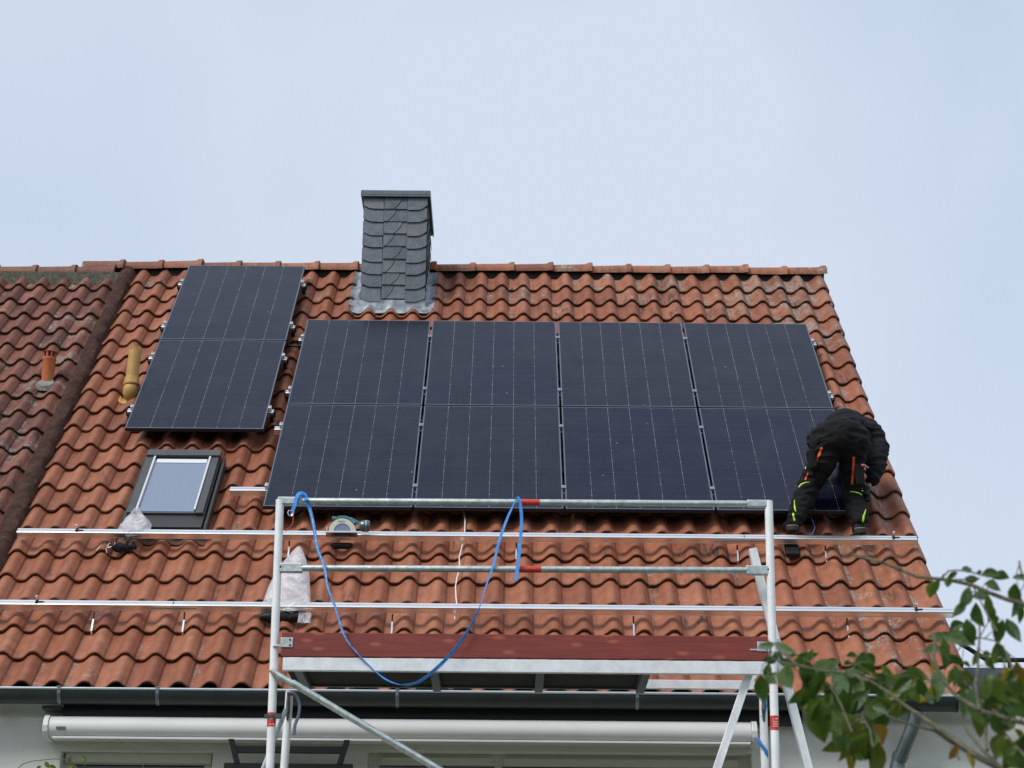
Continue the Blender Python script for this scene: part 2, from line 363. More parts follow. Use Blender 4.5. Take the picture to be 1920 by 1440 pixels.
# ---------------------------------------------------------------- roof tiles
TW, TC = .2093, .3383
AMP = .055
CREST0 = -.526            # a crest line of the main roof
E0 = -2.150               # eaves tile edge
def prof(ph):             # ph = 0 at crest, height above the trough
    ph = (ph+.5) % 1-.5
    a, b = (.07, .30) if ph > 0 else (.05, .40)
    q = max(0, min(1, (abs(ph)-a)/(b-a))); q = 1-q*q*(3-2*q)
    return AMP*(.45*q+.55*(1+math.cos(2*math.pi*ph))/2)
def roof_d(x, t, c0=CREST0, dd=0.0):          # top surface of the tiling
    k = math.floor((t-E0)/TC+1e-6); fr = (t-E0)/TC-k
    return -.175+dd+prof((x-c0)/TW)-.032*fr
huef = lambda x, t: (.10 if t < .4 else -.05)
def tiles(c0, xs, xe, ks, ke, dd, name_seed, lich, dirt, skip=None, wobble=.0022, last_ph=.30, edge_d=.012):
    rnd = random.Random(name_seed); mb = MB(); T = []
    S = 18
    ncol0 = math.ceil((xs-c0)/TW-.5); ncol1 = math.floor((xe-c0)/TW-.3)
    for k in range(ks, ke):
        for c in range(ncol0, ncol1+1):
            xc = c0+c*TW                       # crest centre; tile spans from the trough left of it over the crest
            t0 = E0+k*TC+rnd.uniform(-.004, .004)
            if skip and skip(xc-.04, t0+.15): continue
            tilt = rnd.uniform(-1, 1)*wobble; lift = rnd.uniform(0, 1)*.004; rot = rnd.uniform(-1, 1)*.004
            tr = min(1, max(0, rnd.random()*.75+.25*rnd.random()+huef(xc, t0))); tl = lich(xc, t0, rnd); td = dirt(xc, t0, rnd)
            top = []; 
            ph0, ph1 = -.80, (last_ph if c == ncol1 else .30)
            us = [ph0+(ph1-ph0)*i/S for i in range(S+1)]
            rows = [(-.005, -.007), (-.001, -.001), (.010, .0015), (TC*.5, -.5*.032), (TC+.05, -.032*(1+.05/TC))]
            P = []
            for (dt, dz) in rows:
                row = []
                for i, u in enumerate(us):
                    x = xc+u*TW
                    ov = max(0, min(1, (u+.75)/.75)); ov = .0085*ov*ov*(3-2*ov)         # crest rides over the next tile
                    z = -.175+dd+prof(u)+dz+ov-.004+lift+tilt*(u+.2)*TW*10*.3
                    row.append((x+rot*dt, t0+dt, z))
                P.append(row)
            i0 = len(mb.v)
            nb = S+1
            for row in P:
                for p in row: mb.v.append(rw(*p))
            for a in range(len(P)-1):
                for b in range(S): mb.f.append((i0+a*nb+b, i0+a*nb+b+1, i0+(a+1)*nb+b+1, i0+(a+1)*nb+b))
            # lip: front face and a short underside
            j0 = len(mb.v)
            for (x, t, z) in P[0]: mb.v.append(rw(x, t-.0005, z-.0025))
            for (x, t, z) in P[0]: mb.v.append(rw(x, t, z-.015))
            for (x, t, z) in P[0]: mb.v.append(rw(x, t+.06, z-.020))
            for b in range(S):
                mb.f.append((i0+b+1, i0+b, j0+b, j0+b+1)); mb.f.append((j0+b+1, j0+b, j0+nb+b, j0+nb+b+1)); mb.f.append((j0+nb+b+1, j0+nb+b, j0+2*nb+b, j0+2*nb+b+1))
            # right hand edge thickness
            e = [i0+a*nb+S for a in range(len(P))]; j1 = len(mb.v)
            last = (c == ncol1)
            for a in range(len(P)):
                x, t, z = P[a][S]; mb.v.append(rw(x+.001, t, z-(edge_d if last else .012)))
            for a in range(len(P)-1): mb.f.append((e[a], j1+a, j1+a+1, e[a+1]))
            edge = 2.9+rnd.uniform(-.5, .3); T0 = []  # lip tint, carries the painted shade
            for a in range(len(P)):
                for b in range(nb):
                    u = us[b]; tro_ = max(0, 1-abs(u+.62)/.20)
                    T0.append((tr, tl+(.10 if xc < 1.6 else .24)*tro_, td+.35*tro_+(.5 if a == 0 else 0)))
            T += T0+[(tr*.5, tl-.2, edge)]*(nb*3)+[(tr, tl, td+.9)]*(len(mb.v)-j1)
    mb.tint = T
    return mb
def mk_tiles(name, mb, m, parent):
    off = wpos(parent); me = bpy.data.meshes.new(name)
    me.from_pydata([v-off for v in mb.v], [], mb.f)
    ca = me.color_attributes.new('tint', 'FLOAT_COLOR', 'POINT')
    buf = []
    for t in mb.tint: buf += [t[0], t[1], t[2], 1]
    ca.data.foreach_set('color', buf)
    me.materials.append(m); me.update()
    me.shade_smooth()
    try: me.set_sharp_from_angle(angle=R(50))
    except Exception: pass
    o = bpy.data.objects.new(name, me); COL.objects.link(o); o.parent = parent
    return o

house = empty('house', (0, 13, 0), 'rendered house with orange-red clay pantile roof carrying the solar panels', 'house')
colr = {}
def lich_main(x, t, r):
    v = r.uniform(-.10, .06)
    if t > 3.2 and x > -.2: v += .15*r.random()+.03*(t-3.2)
    if x > 2.3: v += .13
    if t > 4.1: v += .06
    if t < -1.7: v += .06
    c = round(x/TW); v += colr.setdefault(c, random.Random(c*13+5).uniform(-.06, .09))
    return v
def dirt_main(x, t, r):
    v = r.uniform(0, .3)
    if r.random() < .10: v += .6
    if t > 3.8: v += .3
    if x > 2.3: v += .35
    if 1.35 < x < 1.75 and r.random() < .6: v += .9
    return v
SKX0, SKX1, SKT0, SKT1 = -2.93, -2.31, -.22, .97
def skip_main(x, t):
    if SKX0+.03 < x < SKX1-.03 and SKT0 < t < SKT1-.2: return True
    return False
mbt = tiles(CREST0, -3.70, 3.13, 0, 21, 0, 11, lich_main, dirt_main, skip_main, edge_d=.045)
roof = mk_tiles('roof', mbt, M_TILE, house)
under = MB()
under.rbx(-3.75, 3.02, E0+.05, 5.15, -.29, -.245)
mk('roof_underlay', under, M_DARK, house)
# the far slope behind the ridge
RIDGE_Y, RIDGE_Z = 17.93, 9.40
bk = MB().poly([(-3.8, RIDGE_Y, RIDGE_Z-.03), (3.06, RIDGE_Y, RIDGE_Z-.03), (3.06, 23, 4.2), (-3.8, 23, 4.2)])
mk('rear_roof_slope', bk, M_TILE_OLD, house, solid=.05)
gb = MB().prism([(3.0, 13.2, 0), (3.0, 22.6, 0), (3.0, 22.6, 4.3), (3.0, RIDGE_Y, RIDGE_Z-.35), (3.0, 13.2, 4.45)], (-.25, 0, 0))
mk('gable_wall', gb, M_WALL, house)

# ridge tiles: half-round, collar at the right-hand end
def ridge_tile_mb(x0, x1, y, z, rnd, r=.098):
    mb = MB(); n = 12; P = []
    dz = rnd.uniform(-.006, .006); tl = rnd.uniform(-.006, .006)
    prof_ = [(x0, r*.93), (x1-.10, r), (x1-.065, r*1.02), (x1-.045, r*1.17), (x1-.006, r*1.20), (x1, r*1.12)]
    for (x, rr) in prof_:
        row = []
        for k in range(n+1):
            a = math.pi*(-.06+1.12*k/n)
            row.append(Vector((x, y-math.cos(a)*rr*1.05, z+math.sin(a)*rr*.95+dz+tl*(x-x0)/(x1-x0))))
        P.append(row)
    mb.grid(P); 
    # end lip
    j = len(mb.v); last = P[-1]
    for p in last: mb.v.append(p+Vector((0, (y-p.y)*.14, (z-p.z)*.14)))
    i = (len(P)-1)*(n+1)
    for k in range(n): mb.f.append((i+k, i+k+1, j+k+1, j+k))
    return mb
rr_ = random.Random(3)
def ridge_row(xe, xs, y, z, parent, m, dx=.388, r=.098, slope=0.0):
    x = xe; allm = MB(); T = []
    while x > xs:
        q = ridge_tile_mb(x-dx-.03, x, y, z+slope*(xe-x), rr_, r)
        i = len(allm.v); allm.v += q.v; allm.f += [tuple(a+i for a in f) for f in q.f]
        t = (rr_.random(), rr_.uniform(.0, .34) if x > -.6 else rr_.uniform(-.05, .2), rr_.uniform(.2, .9)); T += [t]*len(q.v)
        x -= dx
    allm.tint = T
    return mk_tiles('ridge_tiles', allm, m, parent)
ridge_row(3.12, -3.93, 17.885, 9.372, house, M_TILE)
mb = MB().bx(-3.8, 3.0, 17.83, 17.96, 9.16, 9.38)
mk('ridge_bedding', mb, M_DARK, house)

# neighbouring roof, left of the dark joint
nhouse = empty('house', (-6, 13, 0), 'adjoining house with darker lichen-spotted tile roof left of the brown joint strip', 'house')
def lich_n(x, t, r): return r.uniform(-.08, .16) + (.10 if x > -4.35 else 0) + (.05 if r.random() < .3 else 0)
def dirt_n(x, t, r): return r.uniform(.4, 1.1) + (.6 if x > -4.3 and r.random() < .6 else 0)
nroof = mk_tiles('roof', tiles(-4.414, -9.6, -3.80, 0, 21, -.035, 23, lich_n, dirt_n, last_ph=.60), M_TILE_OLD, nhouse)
mk('roof_underlay', MB().rbx(-9.4, -3.80, E0+.05, 5.0, -.335, -.285), M_DARK, nhouse)
ridge_row(-3.94, -9.6, 17.84, 9.285, nhouse, M_TILE_OLD, slope=-.002)
mk('ridge_bedding', MB().bx(-9.4, -3.85, 17.70, 17.93, 9.08, 9.27), mat('bedding_mortar', (.045, .045, .036), .9, col2=(.17, .165, .12), var=.3, vscale=20, bump=.6), nhouse)
mk('rear_roof_slope', MB().poly([(-9.4, 17.9, 9.3), (-3.85, 17.9, 9.3), (-3.85, 23, 4.2), (-9.4, 23, 4.2)]), M_TILE_OLD, nhouse, solid=.05)
mk('wall', MB().bx(-9.4, -4.1, 13.05, 13.35, 0, 4.2), M_WALL, nhouse)
# joint strip
P = []; rj = random.Random(5)
for i in range(90):
    t = E0+(5.02-E0)*i/89; row = []
    wob = .018*mnoise.noise(Vector((t*1.7, 3, 0)))
    for j, (x, d) in enumerate(((-3.900, -.185), (-3.880, -.128), (-3.850, -.112), (-3.795, -.112), (-3.765, -.128), (-3.745, -.175))):
        edge = (j in (0, 1, 4, 5))
        row.append(rw(x+wob+(.022*mnoise.noise(Vector((t*6, j, 1))) if edge else 0)+(x+3.83)*.25*max(0, (1.2-t)/2), t, d+.012*mnoise.noise(Vector((t*5, j*2, 7)))-.006*(((t-E0)/TC) % 1)))
    P.append(row)
mk('joint_strip', MB().grid(P), M_RUST, house, smooth=True)

# ---------------------------------------------------------------- chimney
chim = MB().bx(-1.452, -.843, 17.215, 18.2, 8.4, 9.88)
chimney = mk('chimney', chim, M_SLATE2, house)
slate_objs = []
def slate(pts, z_off, m):      # outline in (x, z) on the front face
    y = 17.213-z_off
    slate_objs.append(([Vector((x, y, z)) for x, z in pts], m))
def rowcurve(x0, x1, z, up, side):    # bottom edge, curving up towards one side
    n = 7; out = []
    for i in range(n+1):
        f = i/n; x = x0+(x1-x0)*f
        g_ = (1-f) if side < 0 else f
        out.append((x, z+up*max(0, (g_-.45)/.55)**2))
    return out
rs = random.Random(9)
ZT, ZB = 9.885, 8.775
def bottoms(n, s): return [ZT-(ZT-ZB)*(i+1)/n+rs.uniform(-.009, .009) for i in range(n)]
xl, xa, xb, xr = -1.457, -1.258, -1.032, -.838
for i, z in enumerate(bottoms(8, 0)):
    top = z+.16
    b_ = rowcurve(xl, xa, z, rs.uniform(.028, .046), -1)
    b_ = [(x_, z_+rs.uniform(-.0015, .0015)) for x_, z_ in b_]; slate(b_+[(xa-.003+rs.uniform(-.009, .003), top), (xl, top)], .006+.0004*i, rs.choice((0, 1, 2)))
for i, z in enumerate([ZT-.135*(k+1) for k in range(8)]):
    z = max(z+rs.uniform(-.01, .01), ZB-.008); top = z+.16; xm = (xa+xb)/2+(.035 if i % 2 == 0 else -.035)+(.01 if i % 3 else 0)
    S_ = []
    for k in range(8):
        f = k/7; S_.append((xm+.030-.085*(1-f)**2.2, z+(top-z)*f))
    slate([(xa+.003, z)]+[(p[0]-.002, p[1]) for p in S_]+[(xa+.003, top)], .011+.0004*i, rs.choice((0, 1, 2)))
    slate([(S_[0][0]+.004, z+.001), (xb, z)]+[(xb, top)]+[(p[0]+.004, p[1]) for p in S_[::-1]][:-1], .0065+.0004*i, rs.choice((0, 1, 2)))
for i, z in enumerate(bottoms(8, 1)):
    z -= .012; top = z+.16
    b_ = rowcurve(xb+.003, xr, max(z, ZB-.01), rs.uniform(.032, .055), 1)
    slate(b_+[(xr, top), (xb+.003, top)], .0125+.0004*i, rs.choice((0, 1, 2)))
sl = [MB(), MB(), MB()]
for pts, m in slate_objs:
    pts = [Vector((p.x, p.y, min(p.z, ZT))) for p in pts]
    # tip the lower edge outwards
    zmin = min(p.z for p in pts)
    q = [Vector((p.x, p.y-.016*(1-(p.z-zmin)/.16), p.z)) for p in pts]
    sl[m].prism(q, (0, .007, 0))
# side cladding towards the right
for i in range(8):
    z = ZT-.139*(i+1)
    for j in range(4):
        y0 = 17.215+j*.25; sl[rs.choice((0, 1, 2))].prism([(-.842, y0, z+.15), (-.842, y0+.25, z+.15), (-.830, y0+.25, z+.012), (-.830, y0+.12, z-.012), (-.830, y0, z+.01)], (-.004, 0, 0))
allv = MB(); idx = []
for k, q in enumerate(sl):
    i = len(allv.v); allv.v += q.v; allv.f += [tuple(a+i for a in f) for f in q.f]; idx += [k]*len(q.f)
cl = mk('slate_cladding', allv, [M_SLATE, M_SLATE2, M_SLATE3], chimney)
for p, k in zip(cl.data.polygons, idx): p.material_index = k
cap = MB().bx(-1.487, -.808, 17.17, 18.13, 9.888, 9.935)
cap.bx(-1.487, -.808, 17.17, 17.176, 9.868, 9.887); cap.bx(-.814, -.808, 17.177, 18.13, 9.868, 9.887)
mk('chimney_cap', cap, M_CAP, chimney, bevel=.003)
# lead flashing, following the tiles
fl = MB()
def flash_grid(x0, x1, t0, t1, nx, nt_, up, seed, wav=0):
    P = []
    for i in range(nx+1):
        x = x0+(x1-x0)*i/nx; row = []
        for j in range(nt_+1):
            f = j/nt_; tt = t0+(t1-t0)*f
            if wav and j == 0: tt += wav*(prof((x-CREST0)/TW)/AMP-.5)
            d = roof_d(x, min(tt, 4.9))*1.0
            d = max(d, -.16)+.012+up*0+.008*mnoise.noise(Vector((x*14, tt*14, seed)))
            row.append(rw(x+.012*mnoise.noise(Vector((tt*9, seed, i*.7)))*(1 if i in (0, nx) else 0), tt, d))
        P.append(row)
    return P
fl.grid(flash_grid(-1.545, -.765, 3.975, 4.16, 36, 5, 0, 1, .045))
fl.grid(flash_grid(-1.565, -1.44, 4.10, 4.95, 6, 30, 0, 2))
fl.grid(flash_grid(-.86, -.745, 4.02, 4.95, 6, 30, 0, 3))
mk('lead_flashing', fl, M_LEAD, chimney, smooth=True)
upst = MB().bx(-1.470, -1.455, 17.2, 17.9, 8.70, 9.0); 
mk('flashing_upstand', MB().prism([(-1.467, 17.195, 8.70), (-.828, 17.195, 8.70), (-.828, 17.195, 8.79), (-1.467, 17.195, 8.79)], (0, .012, 0)), M_LEAD, chimney)
sp_ = [(17.2, 8.66), (17.9, 9.36), (17.9, 9.5), (17.2, 8.86)]
for x in (-.842, -1.462): 
    mk('flashing_upstand', MB().prism([(x, y, z) for y, z in sp_], (.014 if x > -1 else -.010, 0, 0)), M_LEAD, chimney)

# ---------------------------------------------------------------- roof window
RX = (BE, 0, 0)
sw = mk('roof_window', MB().rbx(-2.925, -2.335, -.20, .95, -.22, -.075), M_DKGREY, house, bevel=.004)
fr = MB()
fr.rbx(-2.925, -2.866, -.03, .86, -.074, -.045); fr.rbx(-2.404, -2.345, -.03, .86, -.074, -.045)
fr.rbx(-2.925, -2.335, .862, .955, -.074, -.028)
fr.rbx(-2.864, -2.406, -.022, -.004, -.074, -.056)
mk('cover_frame', fr, M_GREYM, sw, bevel=.004)
for x in (-2.863, -2.421): mk('sash_edge', MB().rbx(x, x+.015, .0, .858, -.073, -.035), mat('sash_metal', (.78, .78, .78), .3, .6), sw)
mk('pane', MB().rbx(-2.847, -2.422, .0, .84, -.073, -.056), M_GLASS, sw)
mk('blind_rail', MB().rbx(-2.835, -2.435, .775, .835, -.0558, -.052), mat('blind_pale', (.70, .74, .76), .4), sw)
mk('apron', MB().grid([[rw(x, t, (roof_d(x, t)+.012 if t < -.2 else -.10)) for t in (-.295, -.27, -.25, -.23, -.205)] for x in [-2.95+.64*i/30 for i in range(31)]]), mat('lead_apron', (.15, .075, .055), .5, .2, var=.3, vscale=15, bump=.4), sw, smooth=True)
for x in (-2.955, -2.323): mk('side_flashing', MB().rbx(x, x+.02, -.2, .93, -.17, -.09), M_DKGREY, sw)

# ---------------------------------------------------------------- roof vents
vy, vt = -3.288, 2.17
b0 = rw(vy, vt, -.125)
yp = MB()
c0_ = b0+Vector((0, -.035, .005))
yp.tube([c0_+Vector((0, .05, -.075)), c0_+Vector((0, .02, -.055)), c0_+Vector((0, .0, -.03)), c0_, c0_+Vector((0, 0, .03)), c0_+Vector((0, 0, .045))], [.035, .055, .066, .070, .066, .060], 24)
yp.tube([c0_+Vector((0, 0, .046)), c0_+Vector((0, 0, .052)), c0_+Vector((.001, 0, .066)), c0_+Vector((.001, 0, .070)), c0_+Vector((.002, 0, .115)), c0_+Vector((.002, 0, .120)), c0_+Vector((.010, 0, .37))], [.068, .0715, .0715, .066, .062, .056, .053], 24)
yv = mk('vent_pipe', yp, M_YEL, house, smooth=True)
yc = MB()
for k in range(14):
    a = 2*math.pi*k/14; c = b0+Vector((.010+.05*math.cos(a), -.035+.05*math.sin(a), .388))
    yc.box(c, (.006*math.sin(a), -.006*math.cos(a), 0), (.003*math.cos(a), .003*math.sin(a), 0), (0, 0, .014))
mk('vent_crown', yc, M_YEL, yv)
P = []
for i in range(17):
    x = vy-.11+.22*i/16; P.append([rw(x, vt-.05+.10*j/4-.06*(1-((x-vy)/.11)**2)**.5 if abs(x-vy) < .11 else vt, roof_d(x, vt-.05+.1*j/4)+.010) for j in range(5)])
mk('vent_collar', MB().grid(P), M_YEL, yv, smooth=True, solid=.008)
b1 = rw(-4.088, 2.50, -.15)
op = MB().tube([b1+Vector((0, .03, -.1)), b1, b1+Vector((0, 0, .16)), b1+Vector((0, 0, .165)), b1+Vector((0, 0, .185))], [.048, .052, .056, .060, .060], 22)
ov_ = mk('vent_pipe', op, M_ORA, nhouse, smooth=True)
oc = MB()
for k in range(9):
    a = 2*math.pi*(k+.5)/9; c = b1+Vector((.052*math.cos(a), .052*math.sin(a), .207)); oc.box(c, (-.009*math.sin(a), .009*math.cos(a), 0), (.006*math.cos(a), .006*math.sin(a), 0), (0, 0, .024))
oc.tube([b1+Vector((0, 0, .23)), b1+Vector((0, 0, .238)), b1+Vector((0, 0, .248))], [.062, .066, .05], 22)
oc.tube([b1+Vector((0, 0, .186)), b1+Vector((0, 0, .188))], [.04, .04], 12)
mk('vent_cowl', oc, mat('clay_vent_dark', (.30, .075, .03), .6, var=.2, vscale=20), ov_)
mk('vent_mortar', MB().tube([rw(-4.088, 2.42, -.19), rw(-4.088, 2.42, -.155)], [.1, .07], 14), mat('mortar_collar', (.22, .22, .19), .9, var=.5, vscale=30, bump=.8), ov_)

# ---------------------------------------------------------------- solar panels
PW, PH, PG = 1.134, 1.722, .020
def make_panel(loc, label, group):
    r = empty('solar_panel', loc, label, 'solar panel', group, RX)
    b = .011; fb = MB()
    fb.bx(0, b, 0, PH, -.032, 0); fb.bx(PW-b, PW, 0, PH, -.032, 0); fb.bx(b, PW-b, 0, b, -.032, -.0003); fb.bx(b, PW-b, PH-b, PH, -.032, -.0003)
    fo = mk('frame', fb, [M_FRAME, M_FSIDE], r, local=True, bevel=.0012)
    for p in fo.data.polygons:
        if p.normal.z < .5: p.material_index = 1
    mk('glass', MB().bx(b, PW-b, b, PH-b, -.0080, -.0022), M_CELL, r, local=True)
    mk('backsheet', MB().bx(b, PW-b, b, PH-b, -.0125, -.0085), M_DARK, r, local=True)
    return r
pan0 = None
xs_ = [-1.889+i*(PW+PG) for i in range(4)]
ordn = ('first', 'second', 'third', 'fourth')
for row, (t0, rn) in enumerate(((PH+PG, 'upper'), (0, 'lower'))):
    for i, x in enumerate(xs_):
        where = ('at the far left', 'second from the left', 'third from the left', 'at the far right')[i]
        lab = f'black solar panel {where} of the {rn} row in the large array'
        if row == 1 and i == 3: lab = 'black solar panel of the lower row at the far right, behind the crouching worker'
        if pan0 is None: pan0 = make_panel(rw(x, t0), lab, 'solar panels mounted on the tiled roof')
        else: copy_thing(pan0, rw(x, t0), lab)
LX, LT = -3.172, 1.272
copy_thing(pan0, rw(LX, LT+PH+PG), 'black solar panel touching the ridge, upper of the separate pair left of the chimney')
copy_thing(pan0, rw(LX, LT), 'bluish black solar panel above the roof window, lower of the separate pair')

# ---------------------------------------------------------------- mounting rails
def rail(x0, x1, t, label, clamps=(), endbolts=(), hooks=(), caps='', d0=-.084, splice=()):
    base = rw(x0, t, d0)
    r = empty('mounting_rail', base, label, 'mounting rail', 'aluminium rails fixed along the roof')
    mb = MB(); h = .050; w2 = .024
    # channel section with a top slot
    sec = [(-w2, 0), (w2, 0), (w2, h), (.006, h), (.006, h-.010), (-.006, h-.010), (-.006, h), (-w2, h)]
    A = [rw(x0, t+a, d0+b) for a, b in sec]; mb.prism(A, X_*(x1-x0))
    # side groove as a proud bead
    mb.rbx(x0+.001, x1-.001, t-w2-.003, t-w2, d0, d0+.004)
    mb.tube([rw(x0+.001, t-w2-.001, d0+h-.006), rw(x1-.001, t-w2-.001, d0+h-.006)], .0062, 8)
    mk('profile', mb, M_ALU, r)
    for x in clamps:
        c = MB().rbx(x-.0085, x+.0085, t-.02, t+.02, -.031, .003); c.rbx(x-.018, x+.018, t-.02, t+.02, .0033, .007)
        cc = mk('clamp', c, M_CLAMP, r)
        mk('bolt', MB().tube([rw(x, t, .0072), rw(x, t, .016)], .007, 8), M_STEEL, cc)
    for x, s in endbolts:
        if s:
            c = MB().rbx(x-.012, x+.012, t-.018, t+.018, -.033, .004)
            cc = mk('clamp', c, M_ALU2, r); mk('bolt', MB().tube([rw(x, t, .0045), rw(x, t, .016)], .008, 8), M_STEEL, cc)
        else:
            c = MB().rbx(x-.008, x+.008, t-.022, t+.022, d0+h+.001, d0+h+.012); c.rbx(x+.012, x+.045, t-.006, t+.006, d0+h-.008, d0+h+.004)
            cc = mk('clamp', c, M_BLACK, r); mk('bolt', MB().tube([rw(x, t+.01, d0+h+.012), rw(x, t+.01, d0+h+.040), rw(x, t+.01, d0+h+.043)], [.006, .006, .010], 10), M_STEEL, cc)
    for s in caps:
        x = x0 if s == 'l' else x1; sg = -1 if s == 'l' else 1
        mk('end_cap', MB().rbx(min(x, x+sg*.012), max(x, x+sg*.012), t-.022, t+.022, d0-.001, d0+h+.001), M_BLACK, r, bevel=.002)
        mk('end_bracket', MB().rbx(min(x, x-sg*.03), max(x, x-sg*.03), t-.045, t-.023, d0-.035, d0+.020), M_BLACK, r)
    for x in hooks:
        k = math.floor((t-.03-E0)/TC); te = E0+k*TC
        pts = [(te+.006, -.200), (te-.016, -.196), (te-.016, -.165), (te+.035, -.140), (te+.075, -.126), (t-.028, -.092)]
        hk = None
        for nm, seg, m_ in (('roof_hook', range(0, 4), M_STEEL), ('hook_arm', range(4, 5), M_BLACK)):  # upper arm coloured black to paint in the rail's shadow
            hb = MB()
            for i in seg:
                a = rw(x, *pts[i]); b_ = rw(x, *pts[i+1]); dv = (b_-a); nrm = dv.cross(X_).normalized()*.0025
                hb.box((a+b_)/2, X_*.0055, dv*.5, nrm)
            o_ = mk(nm, hb, m_, hk or r); hk = hk or o_
    for (a, b_) in splice:
        mk('splice_plate', MB().rbx(a, b_, t-.034, t-.0285, d0+.006, d0+.020), M_ALU, r)
        mk('splice_joint', MB().rbx((a+b_)/2-.002, (a+b_)/2+.002, t-.0205, t+.0205, d0+.02, d0+h+.001), M_BLACK, r)
    return r
gaps = [xs_[i]+PW+PG/2 for i in range(3)]
xR = xs_[3]+PW
for j, t in enumerate((3.11, 2.04)):
    rail(-1.937, xR+.045, t, ('topmost rail under the large array, black caps at both ends', 'second rail down under the upper row of the large array')[j],
         clamps=gaps, endbolts=((-1.900, 1), (xR+.011, 1)), caps='lr')
rail(-1.955, xR+.03, 1.36, 'third rail down under the large array, short silver end at left', clamps=gaps, endbolts=((-1.900, 1), (xR+.011, 1)))
rail(-2.185, xR+.03, .33, 'fourth rail down under the large array, long bare end near the roof window', clamps=gaps, endbolts=((-1.900, 1), (xR+.011, 1)))
lw = ('topmost rail under the separate panel pair', 'second rail down under the separate panel pair', 'third rail down under the separate panel pair', 'lowest rail under the separate panel pair')
for j, t in enumerate((4.36, 3.38, 2.70, 1.665)):
    rail(-3.222, -1.998, t, lw[j]+', black end caps poking out', endbolts=((LX-.011, 1), (LX+PW+.011, 1)), caps='lr')
h2 = [onroof(px, 1030, -.11)[0] for px in (540, 968, 1383, 1548)]
rail(-3.686, 3.036, -.335, 'long bare rail just below the panels, under the worker\'s boots', endbolts=((-3.24, 0), (2.86, 0)), hooks=h2, splice=((onroof(1340, 1008, -.05)[0], onroof(1450, 1008, -.05)[0]),))
h3 = [onroof(px, 1165, -.11)[0] for px in (172, 343, 735, 1188, 1588)]
rail(-4.2, 3.11, -1.325, 'long bare rail lowest on the roof above the gutter', endbolts=((onroof(66, 1135, -.03)[0], 0), (onroof(1718, 1142, -.03)[0], 0)), hooks=h3, splice=((onroof(280, 1138, -.05)[0], onroof(368, 1138, -.05)[0]),))
# cable between the arrays
cb = MB().tube([rw(-2.06, 3.06, -.07), rw(-2.0, 3.045, -.075), rw(-1.93, 3.035, -.07), rw(-1.87, 3.04, -.06)], .012, 8)
tag(mk('cable', cb, M_BLACK, base=rw(-2.06, 3.06, -.07)), 'thick black cable bridging the gap between the two solar arrays', 'cable')

# ---------------------------------------------------------------- walls, gutter, awning, windows
WY = 13.05; WT = .30
wl = MB()
ops = [(-2.984, -1.971, 2.35, 3.785), (-.941, 1.619, 1.9, 3.805)]
xsn = [-4.1, -2.984, -1.971, -.941, 1.619, 5.2]
for i in range(5):
    x0, x1 = xsn[i], xsn[i+1]
    o_ = [q for q in ops if abs(q[0]-x0) < .01]
    if o_: wl.bx(x0, x1, WY, WY+WT, 0, o_[0][2]); wl.bx(x0, x1, WY, WY+WT, o_[0][3], 4.13)
    else: wl.bx(x0, x1, WY, WY+WT, 0, 4.13)
mk('wall', wl, M_WALL, house)
for wi, (x0, x1, z0, z1) in enumerate(ops):
    f = MB(); yf = WY+.12
    tb_ = .069 if wi == 0 else .079
    f.bx(x0, x1, yf, yf+.06, z1-tb_, z1); f.bx(x0, x0+.07, yf, yf+.06, z0, z1-tb_); f.bx(x1-.07, x1, yf, yf+.06, z0, z1-tb_); f.bx(x0+.07, x1-.07, yf, yf+.06, z0, z0+.08)
    if wi == 1:
        f.bx(-.095, -.045, yf-.003, yf+.06, z0+.08, z1-tb_)
    wn = mk('window', f, M_CREAM, house, bevel=.004)
    if wi == 0:
        mk('pane', MB().bx(x0+.07, x1-.07, yf+.03, yf+.04, z0+.08, z1-tb_), M_WGLASS, wn)
        mk('blind_box', MB().bx(x0+.02, x1-.02, yf-.05, yf-.002, z1-.066, z1-.002), M_CREAM, wn)
    else:
        for (a, b_) in ((x0+.07, -.095), (-.045, x1-.07)):
            sh = MB(); sh.bx(a+.01, b_-.01, yf-.02, yf-.004, z1-.078, z1-.03)
            mk('sash', sh, M_CREAM, wn, bevel=.003)
            mk('pane', MB().bx(a, b_, yf+.03, yf+.04, z0+.08, z1-tb_), M_WGLASS, wn)
# gutter
gz, gy, gr = 4.145, 12.845, .066
P = []
for x in (-9.4, 6.0):
    P.append([Vector((x, gy-gr*math.cos(a), gz-gr*1.35*math.sin(a))) for a in [math.pi*k/14 for k in range(15)]])
gut = mk('gutter', MB().grid(P), M_GUT, house, smooth=True, solid=.003)
gbd = MB().tube([(-9.4, gy-gr-.004, gz+.002), (6.0, gy-gr-.004, gz+.002)], .009, 10)
mk('gutter_bead', gbd, mat('bead_zinc', (.50, .54, .58), .35, .5), gut, smooth=True)
for px in (110, 295, 745, 1195, 1560, 1800):
    x = at(px, 1300, 12.78).x; b_ = MB()
    P = [[Vector((xx, gy-(gr+.004)*math.cos(a), gz-(gr+.004)*1.35*math.sin(a))) for a in [math.pi*(k/12) for k in range(13)]] for xx in (x-.012, x+.012)]
    b_.grid(P); b_.bx(x-.012, x+.012, gy-gr-.017, gy-gr+.004, gz+.010, gz+.016)
    mk('gutter_bracket', b_, M_ZINC, gut, smooth=True, solid=.003)
mk('eaves_board', MB().bx(-2.965, 1.95, 12.935, 13.046, 3.985, 4.14), M_SOFF, house)
mk('rafter_end', MB().bx(-3.10, -2.967, 12.90, 13.046, 4.035, 4.055), M_GREYM, house)
